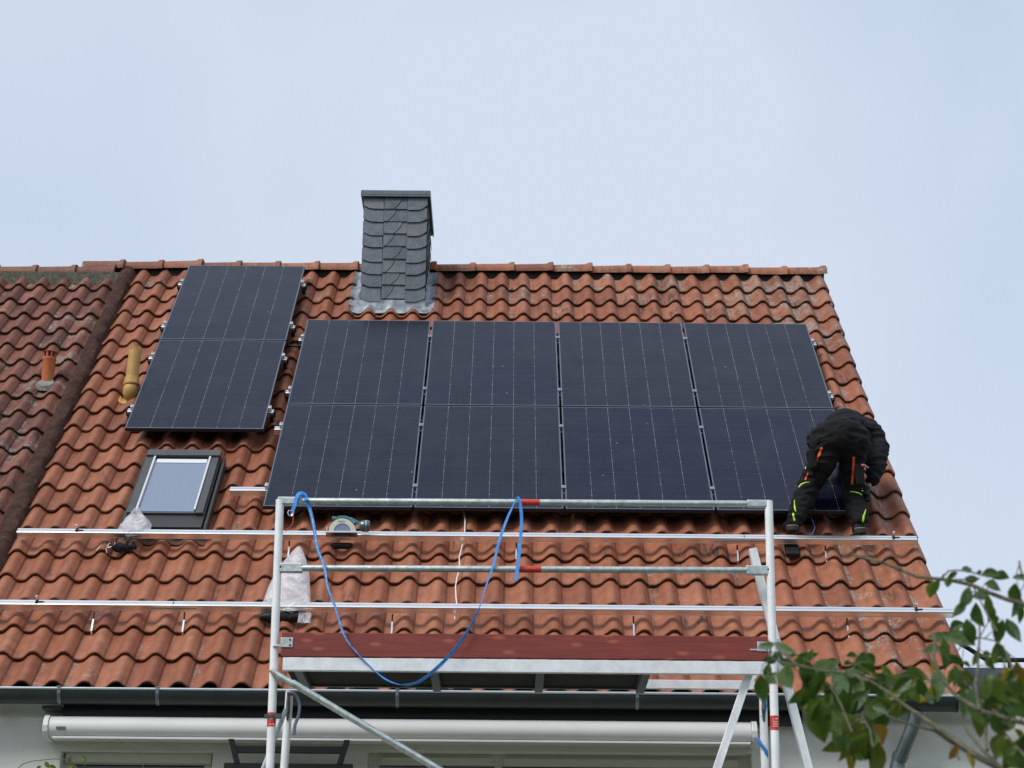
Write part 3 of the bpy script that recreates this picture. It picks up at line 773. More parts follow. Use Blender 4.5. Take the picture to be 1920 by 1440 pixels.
dp = MB().tube([(2.69, 12.85, 4.06), (2.68, 12.86, 4.0), (2.655, 12.88, 3.93), (2.60, 12.93, 3.80), (2.575, 12.955, 3.75), (2.565, 12.96, 3.70), (2.555, 12.96, 3.55), (2.55, 12.96, .1)], [.048, .048, .046, .046, .046, .050, .046, .046], 18)
dpo = mk('downpipe', dp, M_ZINC, house, smooth=True)
mk('pipe_collar', MB().tube([(2.593, 12.937, 3.79), (2.578, 12.951, 3.755)], .053, 18), M_ZINC, dpo)
# awning cassette
aw = empty('awning', (-3.05, 12.95, 3.9), 'long white rolled awning cassette under the dark eaves, partly behind the scaffold', 'awning')
sec = [(13.045, 3.985), (12.90, 3.985), (12.86, 3.975), (12.83, 3.945), (12.818, 3.91), (12.822, 3.875), (12.845, 3.850), (12.88, 3.842), (13.045, 3.842)]
mk('cassette', MB().prism([(-3.028, y, z) for y, z in sec], (4.625, 0, 0)), M_AWN, aw, smooth=True)
for x in (-3.066, 1.599):
    q = [(13.045, 3.992), (12.90, 3.992), (12.852, 3.982), (12.822, 3.950), (12.808, 3.91), (12.814, 3.870), (12.84, 3.842), (12.88, 3.834), (13.045, 3.834)]
    mk('end_cap', MB().prism([(x, y, z) for y, z in q], (.036, 0, 0)), M_AWN, aw, bevel=.004)
mk('front_bar', MB().bx(-3.0, 1.59, 12.83, 12.90, 3.826, 3.8415), M_AWN, aw, bevel=.003)
mk('maker_plate', MB().bx(-2.975, -2.915, 12.8125, 12.8165, 3.884, 3.902), mat('plate_grey', (.10, .10, .11), .5), aw)

# black metal frame in front of the wall
bf = empty('metal_frame', (-1.43, 12.8, 3.4), 'black metal rail frame below the awning, behind the left scaffold posts', 'metal frame')
y = 12.82
mk('crossbar', MB().bx(-1.79, -1.08, y, y+.03, 3.742, 3.790), M_BLACK, bf, bevel=.003)
mk('crossbar', MB().bx(-1.86, -1.02, y, y+.05, 3.60, 3.676), M_BLACK, bf, bevel=.003)
for (xa_, xb_) in ((-1.822, -1.775), (-1.062, -1.105)):
    mk('upright', MB().box(((xa_+xb_)/2, y+.012, 3.752), (.018, 0, 0), (0, .018, 0), ((xa_-xb_)/2, 0, .078)), M_BLACK, bf)
for xx in (-1.80, -1.08): mk('leg', MB().bx(xx-.02, xx+.02, y+.051, y+.09, 0.02, 3.64), M_BLACK, bf)

# ---------------------------------------------------------------- extension at right
ext = empty('house', (5, 15, 0), 'low building behind the roof corner with dark grey fascia and black handrail', 'house')
mk('wall', MB().bx(3.35, 9, 14.2, 19, 0, 4.37), M_WALL, ext)
mk('fascia', MB().bx(3.05, 9.05, 14.0, 14.15, 4.18, 4.60), mat('anthracite_panel', (.10, .115, .14), .5, .2, var=.1), ext)
mk('roof', MB().bx(3.3, 9, 14.151, 19, 4.375, 4.55), M_ZINC, ext)
mk('rooflight', MB().prism([(3.6, 15.6, 4.55), (9, 15.6, 4.55), (9, 16.9, 5.22), (3.6, 16.9, 5.22)], (0, .02, -.02)), mat('pale_glazing', (.50, .55, .64), .25, .2), ext)
hr = MB().tube([at(1800, 1206, 14.1), at(1848, 1236, 14.1), at(1856, 1238, 14.1), at(1990, 1237, 14.1)], .017, 10)
hro = mk('handrail', hr, M_BLACK, ext, smooth=True)
mk('baluster', MB().tube([at(1892, 1238, 14.1), Vector((at(1892, 1238, 14.1).x, 14.1, 4.6))], .014, 8), M_BLACK, hro)

# ---------------------------------------------------------------- scaffold
sc = empty('scaffold', (.1, 11.9, 0), 'aluminium rolling scaffold tower in front of the eaves with red toe board', 'scaffold')
YF, YR = 11.6, 12.22
LXt, LXb = -1.428, -1.412
def post(x_top, z_top, x_bot, z_bot, y, m=M_WHITEAL, r=.0255):
    d = (x_top-x_bot)/(z_top-z_bot); xg = x_bot-(z_bot-.15)*d
    return mk('post', MB().tube([(xg, y, .15), (x_bot, y, z_bot), (x_top, y, z_top)], r, 16), m, sc, smooth=True)
pl = post(-1.432, 5.10, -1.410, 3.43, YF)
pr = post(1.598, 5.12, 1.578, 3.43, YF)
post(-1.385, 4.03, -1.40, 3.43, YR); post(1.60, 4.03, 1.595, 3.43, YR)
# guard rails with pressed ends
def grail(z0, z1, xa0, xb0, plate, label=None):
    y = YF; o = MB().tube([(xa0+.03, y, z0), (xa0+.09, y, z0), (xa0+.13, y-.003, z0+.0), (xb0-.13, y-.003, z1), (xb0-.09, y, z1), (xb0-.03, y, z1)], [.014, .017, .0205, .0205, .017, .014], 16)
    g_ = mk('guard_rail', o, M_GALV, sc, smooth=True)
    for xx, zz, s in ((xa0, z0, 1), (xb0, z1, -1)):
        b_ = MB().box((xx+s*.055, y-.004, zz), (.075, 0, 0), (0, .017, 0), (0, 0, .024 if plate else .030))
        bb = mk('rail_bracket', b_, M_GALV, g_, bevel=.007)
        mk('bolt', MB().tube([(xx-s*.005, y-.0225, zz+.004), (xx-s*.005, y-.0215, zz+.004)], .006, 10), M_BLACK, bb)
    return g_
gt = grail(5.093, 5.10, -1.425, 1.592, True)
gm = grail(4.665, 4.675, -1.400, 1.572, False)
# red stickers on the rails and posts
def sticker(x0, x1, z, r, parent, zslope=0, y=YF-.003):
    P = []
    for i in range(2):
        x = (x0, x1)[i]; P.append([Vector((x, y-r*math.cos(a), z+r*math.sin(a))) for a in [R(-80+160*k/10) for k in range(11)]])
    return mk('sticker', MB().grid(P), M_RED, parent, smooth=True)
xg0 = at(975, 942, YF).x; xg1 = at(1012, 942, YF).x
s1 = sticker(xg0, xg1, 5.0965, .0213, gt); s2 = sticker(xg0+.0, xg1+.012, 4.670, .0213, gm)
def text_mb(txt, size, origin, ax, az, depth_dir, depth=.0006):
    cu = bpy.data.curves.new('t', 'FONT'); cu.body = txt; cu.size = size; ob = bpy.data.objects.new('t', cu); COL.objects.link(ob)
    dg = bpy.context.evaluated_depsgraph_get(); me = bpy.data.meshes.new_from_object(ob.evaluated_get(dg))
    mb = MB(); mb.v = [Vector(origin)+Vector(ax)*v.co.x+Vector(az)*v.co.y+Vector(depth_dir)*depth for v in me.vertices]; mb.f = [tuple(p.vertices) for p in me.polygons]
    bpy.data.objects.remove(ob); bpy.data.meshes.remove(me); return mb
for xx, zz, par in ((xg0+.07, 5.098, s1), (xg0+.075, 4.672, s2)):
    lm = MB()
    for j in range(2): lm.bx(xx, xx+.03-.008*j, YF-.0255, YF-.0250, zz+.004-.009*j, zz+.007-.009*j)
    mk('sticker_print', lm, mat('faded_print', (.62, .20, .18), .5), par)
def vsticker(xc, z0, z1, y, r, parent):
    P = []
    for i in range(2):
        z = (z0, z1)[i]; P.append([Vector((xc+r*math.sin(a), y-r*math.cos(a), z)) for a in [R(-85+170*k/10) for k in range(11)]])
    return mk('sticker', MB().grid(P), M_RED, parent, smooth=True)
vs = vsticker(1.582, 3.695, 3.782, YF, .0262, pr)
tm = MB(); yy = YF-.0272
tm.poly([(1.580, yy, 3.762), (1.596, yy+.003, 3.768), (1.600, yy+.004, 3.764), (1.590, yy+.002, 3.757)])
for j in range(3): tm.bx(1.574, 1.597, yy, yy+.0006, 3.742-.013*j, 3.746-.013*j)
tm.bx(1.571, 1.573, yy, yy+.0006, 3.712, 3.762)
mk('sticker_print', tm, M_WHITE, vs)
vs2 = vsticker(-1.4145, 3.690, 3.735, YF, .0262, pl); vsticker(-1.415, 3.750, 3.775, YF, .0262, pl)
tm = MB()
for j in range(4): tm.bx(-1.425+.008*j, -1.421+.008*j, yy, yy+.0006, 3.700, 3.706)
mk('sticker_print', tm, M_WHITE, vs2)
cm_ = MB().tube([(-1.4145, YF, 3.742), (-1.4145, YF, 3.762)], .032, 14); cm_.bx(-1.40, -1.352, YF-.036, YF-.012, 3.738, 3.765); cm_.bx(-1.455, -1.43, YF-.03, YF-.005, 3.74, 3.762)
mk('coupler', cm_, M_GREYM, sc, bevel=.002)
# toe board
tb = mk('toe_board', MB().bx(-1.375, 1.555, YF-.032, YF-.008, 4.112, 4.258), M_WOOD, sc, bevel=.003)
for s, xx in ((1, -1.335), (-1, 1.535)):
    b_ = MB().bx(xx-.045, xx+.03, YF-.038, YF-.0325, 4.165, 4.225)
    bb = mk('board_bracket', b_, M_GALV, tb, bevel=.006)
    for zz in (4.178, 4.212): mk('bolt', MB().tube([(xx+.012, YF-.041, zz), (xx+.012, YF-.0385, zz)], .006, 10), M_BLACK, bb)
    mk('bolt', MB().tube([(xx-.09, YF-.03, 4.175), (xx-.045, YF-.03, 4.175)], .008, 10), M_STEEL, bb)
# deck: aluminium side beams, dark plywood left, open hatch at right
dk = mk('deck', MB().bx(-1.36, .80, YF+.012, YR-.005, 4.075, 4.090), M_DARK, sc)
mk('deck_beam', MB().bx(-1.362, 1.552, YF-.028, YF+.010, 4.028, 4.106), M_ALU2, dk, bevel=.003)
mk('deck_beam', MB().bx(-1.37, .84, YR, YR+.03, 4.062, 4.120), M_GREYM, dk, bevel=.003)  # shaded stretch of the rear beam, its shade painted by a darker material
mk('deck_beam', MB().bx(.842, 1.552, YR, YR+.03, 4.068, 4.124), M_ALU2, dk, bevel=.003)  # lit stretch of the same beam, in the brighter material
for x in (-1.30, -.48, .16, .80):
    mk('deck_joist', MB().bx(x, x+.05, YF+.011, YR-.001, 4.035, 4.073), mat('joist_metal', (.16, .17, .17), .5, .4), dk)
# diagonal brace and its claws
br = mk('brace', MB().tube([at(548, 1280, 11.56), at(640, 1335, 11.56), at(900, 1488, 11.56), at(1440, 1800, 11.56)], .0215, 14), M_GALV, sc, smooth=True)
cl_ = MB().tube([at(507, 1256, 11.56), at(524, 1268, 11.56), at(552, 1284, 11.56)], [.014, .020, .021], 12)
mk('claw', cl_, M_GALV, br, bevel=.002)
mk('brace', MB().tube([at(536, 1330, 11.66), at(494, 1440, 11.66), at(470, 1510, 11.66)], .014, 10), M_GALV, sc)
# rectangular outrigger bars
def bar(a, b_, w_, dpt, slots=False):
    a, b_ = Vector(a), Vector(b_); d = b_-a; s = d.cross(Vector((0, 1, 0))).normalized()
    n_ = d.cross(s).normalized()
    mb = MB().box((a+b_)/2, d/2, s*w_, n_*dpt)
    o = mk('outrigger', mb, M_ALU2, sc, bevel=.003)
    rb = MB().box((a+b_)/2-n_*0+s*(w_*.98), d*.499, s*.004, n_*(dpt+.004)); mk('edge_rib', rb, M_ALU2, o)
    if slots:
        sb = MB()
        for f in (.32, .55, .8): sb.box(a+d*f+s*(w_+.0045), d.normalized()*.018, s*.001, n_*.006)
        mk('slot', sb, M_BLACK, o)
bar(at(1410, 1030, 11.72), at(1555, 1600, 11.72), .022, .030)
bar(at(1404, 1262, 11.66), at(1310, 1540, 11.66), .022, .022, True)
bar(at(1418, 1262, 12.0), at(1398, 1290, 12.0), .012, .016)
bar(at(1452, 1200, 11.655), at(1471, 1262, 11.655), .030, .016)
# lower ledgers of the frames (below the picture) so the tower stands
lg = MB()
for z in (1.0, 2.0, 3.0):
    for x in (-1.40, 1.585): lg.tube([(x, YF, z), (x, YR, z)], .02, 10)
for x in (-1.40, 1.585):
    lg.tube([(x, YF, .15), (x, YF, .02)], .03, 10); lg.tube([(x, YR, .15), (x, YR, .02)], .03, 10)
mk('rungs', lg, M_GALV, sc)
# spring clips on the rear posts
mk('spigot', MB().tube([(-1.39, YR-.026, 4.0), (-1.388, YR-.030, 3.90), (-1.388, YR-.026, 3.84)], [.010, .014, .006], 8), M_GREYM, sc)
mk('spigot', MB().tube([(1.598, YR-.026, 4.02), (1.597, YR-.032, 3.93), (1.597, YR-.026, 3.86)], [.008, .014, .006], 8), M_GREYM, sc)

# ---------------------------------------------------------------- blue straps
def ribbon(pts, w_, twist, thick=.0022, sub=9):
    # Catmull-Rom through pts; twist(f) = angle of the web about its run
    P = [Vector(p) for p in pts]; Q = []
    for i in range(len(P)-1):
        p0, p1, p2, p3 = P[max(i-1, 0)], P[i], P[i+1], P[min(i+2, len(P)-1)]
        for k in range(sub):
            t = k/sub; Q.append(.5*((2*p1)+(p2-p0)*t+(2*p0-5*p1+4*p2-p3)*t*t+(3*p1-p0-3*p2+p3)*t**3))
    Q.append(P[-1]); G = []; n = len(Q)
    for i, q in enumerate(Q):
        d = (Q[min(i+1, n-1)]-Q[max(i-1, 0)]).normalized(); a = d.cross(Vector((0, 1, 0)))
        a = a.normalized() if a.length > .05 else Vector((1, 0, 0))
        th = twist(i/(n-1)); nb = d.cross(a).normalized(); s = a*math.cos(th)+nb*math.sin(th)
        G.append([q-s*w_/2, q+s*w_/2])
    return MB().grid(G), Q
ys = YF-.045
px_pts = [(566, 929), (573, 934), (581, 955), (588, 985), (597, 1030), (606, 1062), (616, 1100), (629, 1142), (644, 1184), (662, 1215), (690, 1247), (722, 1272), (752, 1284), (786, 1278), (824, 1248), (852, 1218), (880, 1180), (897, 1140), (912, 1102), (926, 1060), (938, 1015), (950, 975), (962, 948), (968, 936)]
kr = random.Random(8); pts = [at(x+(kr.uniform(-2.2, 2.2) if 3 < i < 21 else 0), y_, ys+.02*math.sin(i*.7)) for i, (x, y_) in enumerate(px_pts)]
strap = empty('strap', at(752, 1284, ys), 'blue lashing strap hanging in a deep loop from the top guard rail', 'strap')
WPX = [8, 8.5, 8.5, 8, 7.5, 7, 5.5, 5, 6.5, 3, 3.2, 5, 2.2, 5.5, 8, 7, 5, 2.6, 4, 5.5, 7, 6.5, 4.5, 4.5]
def tw(f):
    k = f*(len(WPX)-1); i = min(int(k), len(WPX)-2); w_ = WPX[i]+(WPX[i+1]-WPX[i])*(k-i); a_ = math.acos(min(1, w_/8.6)); return a_ if k < 9 or 12 < k < 17 else -a_
rb, Q = ribbon(pts, .0215, tw)
mk('webbing', rb, M_BLUE, strap, solid=.0016)
pts2 = [at(968, 936, YF-.03), at(972, 935, YF-.045), at(976, 950, YF-.045), at(978, 978, YF-.04), at(975, 1020, YF-.04), at(971, 1060, YF-.045), at(967, 1089, YF-.05)]
rb2, _ = ribbon(pts2, .023, lambda f: .15+.5*math.sin(f*3))
mk('webbing', rb2, M_BLUE, strap, solid=.0016)
# loop over the rail and the knot with its buckle
pk = [at(575, 938, YF-.05), at(570, 927, YF-.02), at(562, 925, YF-.03), at(556, 933, YF-.045), at(552, 948, YF-.05), at(549, 957, YF-.045), at(547, 966, YF-.04)]
rb3, _ = ribbon(pk, .026, lambda f: .3)
mk('webbing', rb3, M_BLUE, strap, solid=.0016)
kn = MB().tube([at(559, 950, YF-.03), at(560, 934, YF-.03)], .030, 14)
G = []
xk = at(557, 940, YF).x
for i in range(2):
    G.append([Vector((xk-.012+.026*i, YF-.003-.0245*math.cos(a), 5.094+.0245*math.sin(a))) for a in [2*math.pi*k/16 for k in range(17)]])
mk('knot', MB().grid(G), M_BLUE, strap, smooth=True, solid=.004)
c = at(545, 962, YF-.045)
bk_ = MB()
ring = [(-.012, .016), (.012, .014), (.014, -.008), (.004, -.020), (-.012, -.014), (-.018, .002), (-.012, .016)]
bk_.tube([c+Vector((a, 0, b)) for a, b in ring], .0028, 8)
mk('buckle', bk_, M_STEEL, strap)
# pale woven print along the hanging part
pb = ribbon([q+Vector((0, -.005, 0)) for q in Q[18:90:6]], .008, lambda f: 0.0)[0]
MPR = mat('woven_print', (.05, .25, .68), .6, col2=(.50, .68, .90), var=.1, vscale=60, detail=2)
mk('print', pb, MPR, strap)
tag(mk('strap', (lambda m: m)(ribbon([at(1420, 1306, YR-.03), at(1432, 1302, YR-.03), at(1436, 1320, YR-.03), at(1430, 1345, YR-.035)], .02, lambda f: .3)[0]), M_BLUE, base=at(1425, 1310, YR-.04), smooth=True, solid=.002), 'short blue strap knotted at the top of the rear right post', 'strap')
hx = [(1.57, 3.80), (1.60, 3.775), (1.625, 3.74)]
tag(mk('strap', ribbon([at(1420, 1384, YR-.033), at(1427, 1396, YR-.036), at(1436, 1408, YR-.033), at(1437, 1420, YR-.02)], .022, lambda f: .2)[0], M_BLUE, base=at(1420, 1384, YR-.03), smooth=True, solid=.002), 'blue strap end wound round the rear right post at awning height', 'strap')
tag(mk('strap', ribbon([at(538, 1300, YR-.03), at(552, 1302, YR-.04), at(561, 1318, YR-.04), at(560, 1340, YR-.045), at(553, 1360, YR-.045), at(552, 1378, YR-.05)], .024, lambda f: .5)[0], mat('grey_webbing', (.09, .12, .19), .7), base=at(548, 1302, YR-.03), smooth=True, solid=.002), 'grey-blue strap dangling beside the rear left post', 'strap')
tag(mk('cord', MB().tube([at(548, 958, YF-.045), at(550, 972, YF-.04), at(549, 982, YF-.03), at(543, 990, YF-.02), at(536, 995, YF-.0)], .0042, 8), mat('red_cord', (.60, .08, .06), .5), base=at(548, 958, YF), smooth=True), 'thin red cord hanging from the buckle at the left post', 'cord')

# ---------------------------------------------------------------- cables on the roof
def rcable(pxs, d=-.10, r=.004):
    return [rw(*onroof(x, y_, d), d) for x, y_ in pxs]
wc = [(869, 958), (872, 975), (871, 1000), (867, 1022), (861, 1045), (862, 1065), (857, 1082), (854, 1100), (855, 1120), (857, 1138), (852, 1162)]
tag(mk('cable', MB().tube(rcable(wc), .0045, 8), mat('white_cable', (.8, .8, .78), .4), base=rcable(wc)[0], smooth=True), 'thin white cable running down the tiles below the panels', 'cable')
bc = [(1518, 966), (1524, 978), (1528, 990), (1524, 999), (1517, 1004)]
tag(mk('cable', MB().tube(rcable(bc, -.06), .0035, 8), mat('blue_cable', (.10, .14, .45), .4), base=rcable(bc, -.06)[0], smooth=True), 'thin blue cable curling between the worker\'s boots', 'cable')

# ---------------------------------------------------------------- circular saw
def sp(X, Y, y=14.0): return at(600+X/14.4, 940+Y/14.4, y)
saw = empty('circular_saw', sp(600, 880), 'cream and teal hand-held circular saw lying behind the bare rail', 'circular saw')
def arc_prism(cx, cy, ro, ri, a0, a1, y0, th, n=18):
    o = [sp(cx+ro*math.cos(R(a0+(a1-a0)*k/n)), cy-ro*math.sin(R(a0+(a1-a0)*k/n)), y0) for k in range(n+1)]
    i = [sp(cx+ri*math.cos(R(a0+(a1-a0)*k/n)), cy-ri*math.sin(R(a0+(a1-a0)*k/n)), y0) for k in range(n+1)]
    m = MB()
    for k in range(n): m.prism([o[k], o[k+1], i[k+1], i[k]], (0, th, 0))
    return m
g1 = mk('blade_guard', arc_prism(600, 830, 370, 235, 2, 178, 13.99, .035), M_CREAMP, saw)
mk('blade', arc_prism(600, 830, 236, 0, 0, 180, 13.998, .004), M_BLADE, saw)
hm = arc_prism(610, 820, 440, 372, 35, 118, 14.0, .06); 
hm.prism([sp(790, 440, 14.0), sp(830, 420, 14.0), sp(1060, 545, 14.0), sp(1030, 600, 14.0)], (0, .035, 0))
hm.tube([sp(330, 450, 14.02), sp(430, 450, 14.02)], .012, 12)
mk('handle', hm, M_TEAL, saw, bevel=.003)
mo = MB().tube([sp(1060, 690, 14.0), sp(1110, 680, 14.0), sp(1200, 670, 14.0), sp(1300, 670, 14.0), sp(1350, 670, 14.0)], [.030, .040, .044, .044, .036], 18)
mk('motor', mo, mat('motor_shell', (.06, .11, .13), .18, 0, .6, coat=.6), saw, smooth=True)
mk('motor_band', MB().tube([sp(1235, 670, 14.0), sp(1262, 670, 14.0)], .0455, 18), M_STEEL, saw)
mk('base_plate', MB().prism([sp(150, 790, 13.985), sp(1000, 800, 13.985), sp(1000, 840, 13.985), sp(150, 835, 13.985)], (0, .09, -.02)), M_STEEL, saw)
mk('depth_knob', MB().tube([sp(180, 690, 13.99), sp(190, 780, 13.99)], .005, 8), M_CREAMP, saw)
tx = text_mb('makita', .021, sp(475, 560, 13.988), (1, 0, 0), (0, 0, 1), (0, -1, 0), .001)
mk('lettering', tx, M_DKGREY, g1)
mk('saw_shadow', MB().tube([rw(sp(330, 0).x, -.37, -.115), rw(sp(420, 0).x, -.39, -.115), rw(sp(780, 0).x, -.39, -.115), rw(sp(880, 0).x, -.37, -.115)], [.010, .024, .026, .012], 14), M_BLACK, saw, smooth=True)  # dark lump modelled in place of the saw's shadow below the rail

# ---------------------------------------------------------------- plastic bags
def bag(outline, d_mid, bulge, seed, name, label, low=None):
    # pouch with crumpled walls, outline in photo px on the roof plane
    R0 = [onroof(x, y_, d_mid) for x, y_ in outline]
    cx = sum(p[0] for p in R0)/len(R0); ct = sum(p[1] for p in R0)/len(R0)
    # densify
    D = []
    for i in range(len(R0)):
        a, b_ = R0[i], R0[(i+1) % len(R0)]
        for k in range(5): f = k/5; D.append((a[0]+(b_[0]-a[0])*f, a[1]+(b_[1]-a[1])*f))
    m = MB(); n = len(D); rings = 9
    for sgn in (1, -1):
        P = []
        for r_ in range(rings+1):
            s = 1-r_/rings*.97; row = []
            for (x, t) in D+[D[0]]:
                X, T = cx+(x-cx)*s, ct+(t-ct)*s
                nz_ = mnoise.noise(Vector((X*11, T*11, seed+sgn)))*.02+abs(mnoise.noise(Vector((X*8+T*7, T*4, seed*2+sgn))))*.045
                h = (1-s**2)**.5*bulge*(1 if sgn > 0 else .3)
                row.append(rw(X, T, d_mid+sgn*h+(nz_*(1-s**3))))
            P.append(row)
        m.grid(P)
    o = empty(name, rw(cx, ct, d_mid), label, 'plastic bag')
    mk('film', m, M_BAG, o, smooth=True)
    return o
bg1 = bag([(219, 999), (236, 975), (255, 957), (263, 957), (272, 972), (285, 984), (281, 997), (262, 1004), (240, 1006)], -.06, .07, 3, 'plastic_bag', 'small clear plastic bag beside the lower left corner of the roof window')
def lump(x0, x1, t, r_, seed):
    n = 9; P_ = [rw(x0+(x1-x0)*k/n, t+.02*mnoise.noise(Vector((k*.6, seed, 0))), -.115+.012*mnoise.noise(Vector((k*.7, seed, 5)))) for k in range(n+1)]
    return MB().tube(P_, [r_*(.25+.75*math.sin(math.pi*(k+.4)/(n+.8))**.5)*(1+.9*mnoise.noise(Vector((k*1.9, seed, 9)))) for k in range(n+1)], 12)
mk('contents', lump(onroof(211, 1020, -.1)[0], onroof(254, 1020, -.1)[0], -.44, .045, 3), M_BLACK, bg1, smooth=True)
sc_ = MB()
for k in range(5):
    a = Vector(rw(-2.98+random.uniform(-.06, .10), -.50+random.uniform(-.05, .06), -.068)); sc_.tube([a, a+Vector((random.uniform(-.03, .03), 0, random.uniform(-.04, .02)))], .004, 6)
mk('fixing', sc_, M_STEEL, bg1)
bg2 = bag([(489, 1140), (503, 1100), (528, 1060), (560, 1027), (566, 1028), (574, 1048), (580, 1075), (582, 1120), (584, 1142), (540, 1146)], -.06, .09, 8, 'plastic_bag', 'large cloudy plastic bag slumped behind the left scaffold post')
mk('contents', lump(onroof(488, 1156, -.1)[0], onroof(574, 1156, -.1)[0], -1.37, .045, 8), M_BLACK, bg2, smooth=True)
fb2 = MB().grid([[rw(onroof(560+24*i/14, 1160, -.1)[0], -1.50+.13*j/5+.01*mnoise.noise(Vector((i, j, 1))), -.075+.016*mnoise.noise(Vector((i*.9, j*.9, 4)))) for j in range(6)] for i in range(15)])
mk('film', fb2, M_BAG, bg2, smooth=True)
for i, (xa_, xb_, lab) in enumerate(((653, 712, 'scrap of crumpled clear film lying in the gutter, leftmost of two'), (772, 852, 'folded clear film scrap in the gutter beneath the strap loop'))):
    a, b_ = at(xa_, 1290, 12.84).x, at(xb_, 1290, 12.84).x
    G = [[Vector((a+(b_-a)*k/12, 12.80+.09*j/4, 4.165+.018*math.sin(math.pi*k/12)+.014*mnoise.noise(Vector((k*.8, j*.8, i+3))))) for j in range(5)] for k in range(13)]
    tag(mk('plastic_film', MB().grid(G), mat('milky_film', (.62, .62, .72), .25, 0, .5, var=.15, vscale=20), base=(a, 12.8, 4.17), smooth=True), lab, 'plastic film')
tag(mk('foam_pad', MB().rbx(onroof(1471, 1020, -.1)[0], onroof(1496, 1020, -.1)[0], -.47, -.27, -.14, -.098), M_BLACK, base=rw(2.1, -.5, -.12), bevel=.01), 'black foam block on the tiles under the worker\'s left boot', 'foam block')

# ---------------------------------------------------------------- the worker
def blob(caps, voxel, smooth_n=6, disp=0.0, dscale=9, seed=0, fold=(1, 1, 1)):
    # tapered limbs fused into ONE continuous surface
    mb = MB()
    for (a, ra, b_, rb_) in caps:
        a, b_ = Vector(a), Vector(b_); d = b_-a
        if d.length < 1e-5: continue
        u_ = d.normalized(); P_ = []; R_ = []
        for k in range(6): th = math.pi/2*(1-k/5); P_.append(a-u_*ra*math.sin(th)); R_.append(max(ra*math.cos(th), 1e-4))
        for k in range(6): th = math.pi/2*k/5; P_.append(b_+u_*rb_*math.sin(th)); R_.append(max(rb_*math.cos(th), 1e-4))
        mb.tube(P_, R_, 16)
    me = bpy.data.meshes.new('sk'); me.from_pydata(mb.v, [], mb.f)
    bm = bmesh.new(); bm.from_mesh(me); bmesh.ops.recalc_face_normals(bm, faces=bm.faces); bm.to_mesh(me); bm.free()
    ob = bpy.data.objects.new('sk', me); COL.objects.link(ob)
    r_ = ob.modifiers.new('r', 'REMESH'); r_.mode = 'VOXEL'; r_.voxel_size = voxel
    sm_ = ob.modifiers.new('s', 'SMOOTH'); sm_.iterations = smooth_n; sm_.factor = .6
    dg = bpy.context.evaluated_depsgraph_get(); dg.update()
    out = bpy.data.meshes.new_from_object(ob.evaluated_get(dg)); bpy.data.objects.remove(ob)
    res = MB()
    for v in out.vertices:
        p = v.co.copy()
        if disp:
            q = Vector((p.x*fold[0], p.y*fold[1], p.z*fold[2]))*dscale+Vector((seed, 0, 0))
            q += Vector((mnoise.noise(q*.6), mnoise.noise(q*.6+Vector((9, 0, 0))), 0))*.8
            k = (.5-abs(mnoise.noise(q))*2.2)*.7+(.3-abs(mnoise.noise(q*2.1)))*.35
            p += v.normal*disp*k
        res.v.append(p)
    res.f = [tuple(f.vertices) for f in out.polygons]; bpy.data.meshes.remove(out)
    return res
J = {
 'pel': (1576, 818, 14.10), 'hipL': (1553, 826, 14.11), 'hipR': (1599, 828, 14.12),
 'thL': (1543, 864, 14.15), 'thR': (1598, 868, 14.19), 'knL': (1519, 905, 14.24), 'knR': (1598, 915, 14.31),
 'caL': (1504, 945, 14.22), 'caR': (1604, 948, 14.30), 'anL': (1492, 974, 14.18), 'anR': (1613, 978, 14.22),
 'wai': (1582, 814, 14.26), 'che': (1588, 815, 14.46), 'nkb': (1592, 820, 14.64), 'nk': (1595, 834, 14.72), 'hd': (1597, 850, 14.77), 'hd2': (1598, 868, 14.79),
 'shL': (1548, 814, 14.56), 'shR': (1632, 816, 14.52), 'elL': (1526, 828, 14.47), 'elR': (1644, 860, 14.40), 'wrL': (1541, 858, 14.52), 'wrR': (1633, 903, 14.36),
}
JP = {k: at(*v) for k, v in J.items()}
def chain(names, extra=None): return [JP[n] for n in names]
person = empty('person', rw(2.4, -.14, -.12), 'worker bent forward in black workwear with orange and neon stripes, seen from behind', 'person')
# body: one continuous figure with five-fingered hands
names = list(J); ix = {n: i for i, n in enumerate(names)}
E_ = [('pel', 'hipL'), ('pel', 'hipR'), ('hipL', 'thL'), ('hipR', 'thR'), ('thL', 'knL'), ('thR', 'knR'), ('knL', 'caL'), ('knR', 'caR'), ('caL', 'anL'), ('caR', 'anR'),
      ('pel', 'wai'), ('wai', 'che'), ('che', 'nkb'), ('nkb', 'nk'), ('nk', 'hd'), ('hd', 'hd2'), ('che', 'shL'), ('che', 'shR'), ('shL', 'elL'), ('shR', 'elR'), ('elL', 'wrL'), ('elR', 'wrR')]
rad = dict(pel=.11, hipL=.085, hipR=.085, thL=.075, thR=.072, knL=.055, knR=.055, caL=.05, caR=.05, anL=.035, anR=.035, wai=.11, che=.12, nkb=.07, nk=.055, hd=.09, hd2=.07, shL=.055, shR=.055, elL=.04, elR=.04, wrL=.027, wrR=.027)
caps = [(JP[a], rad[a], JP[b_], rad[b_]) for a, b_ in E_]
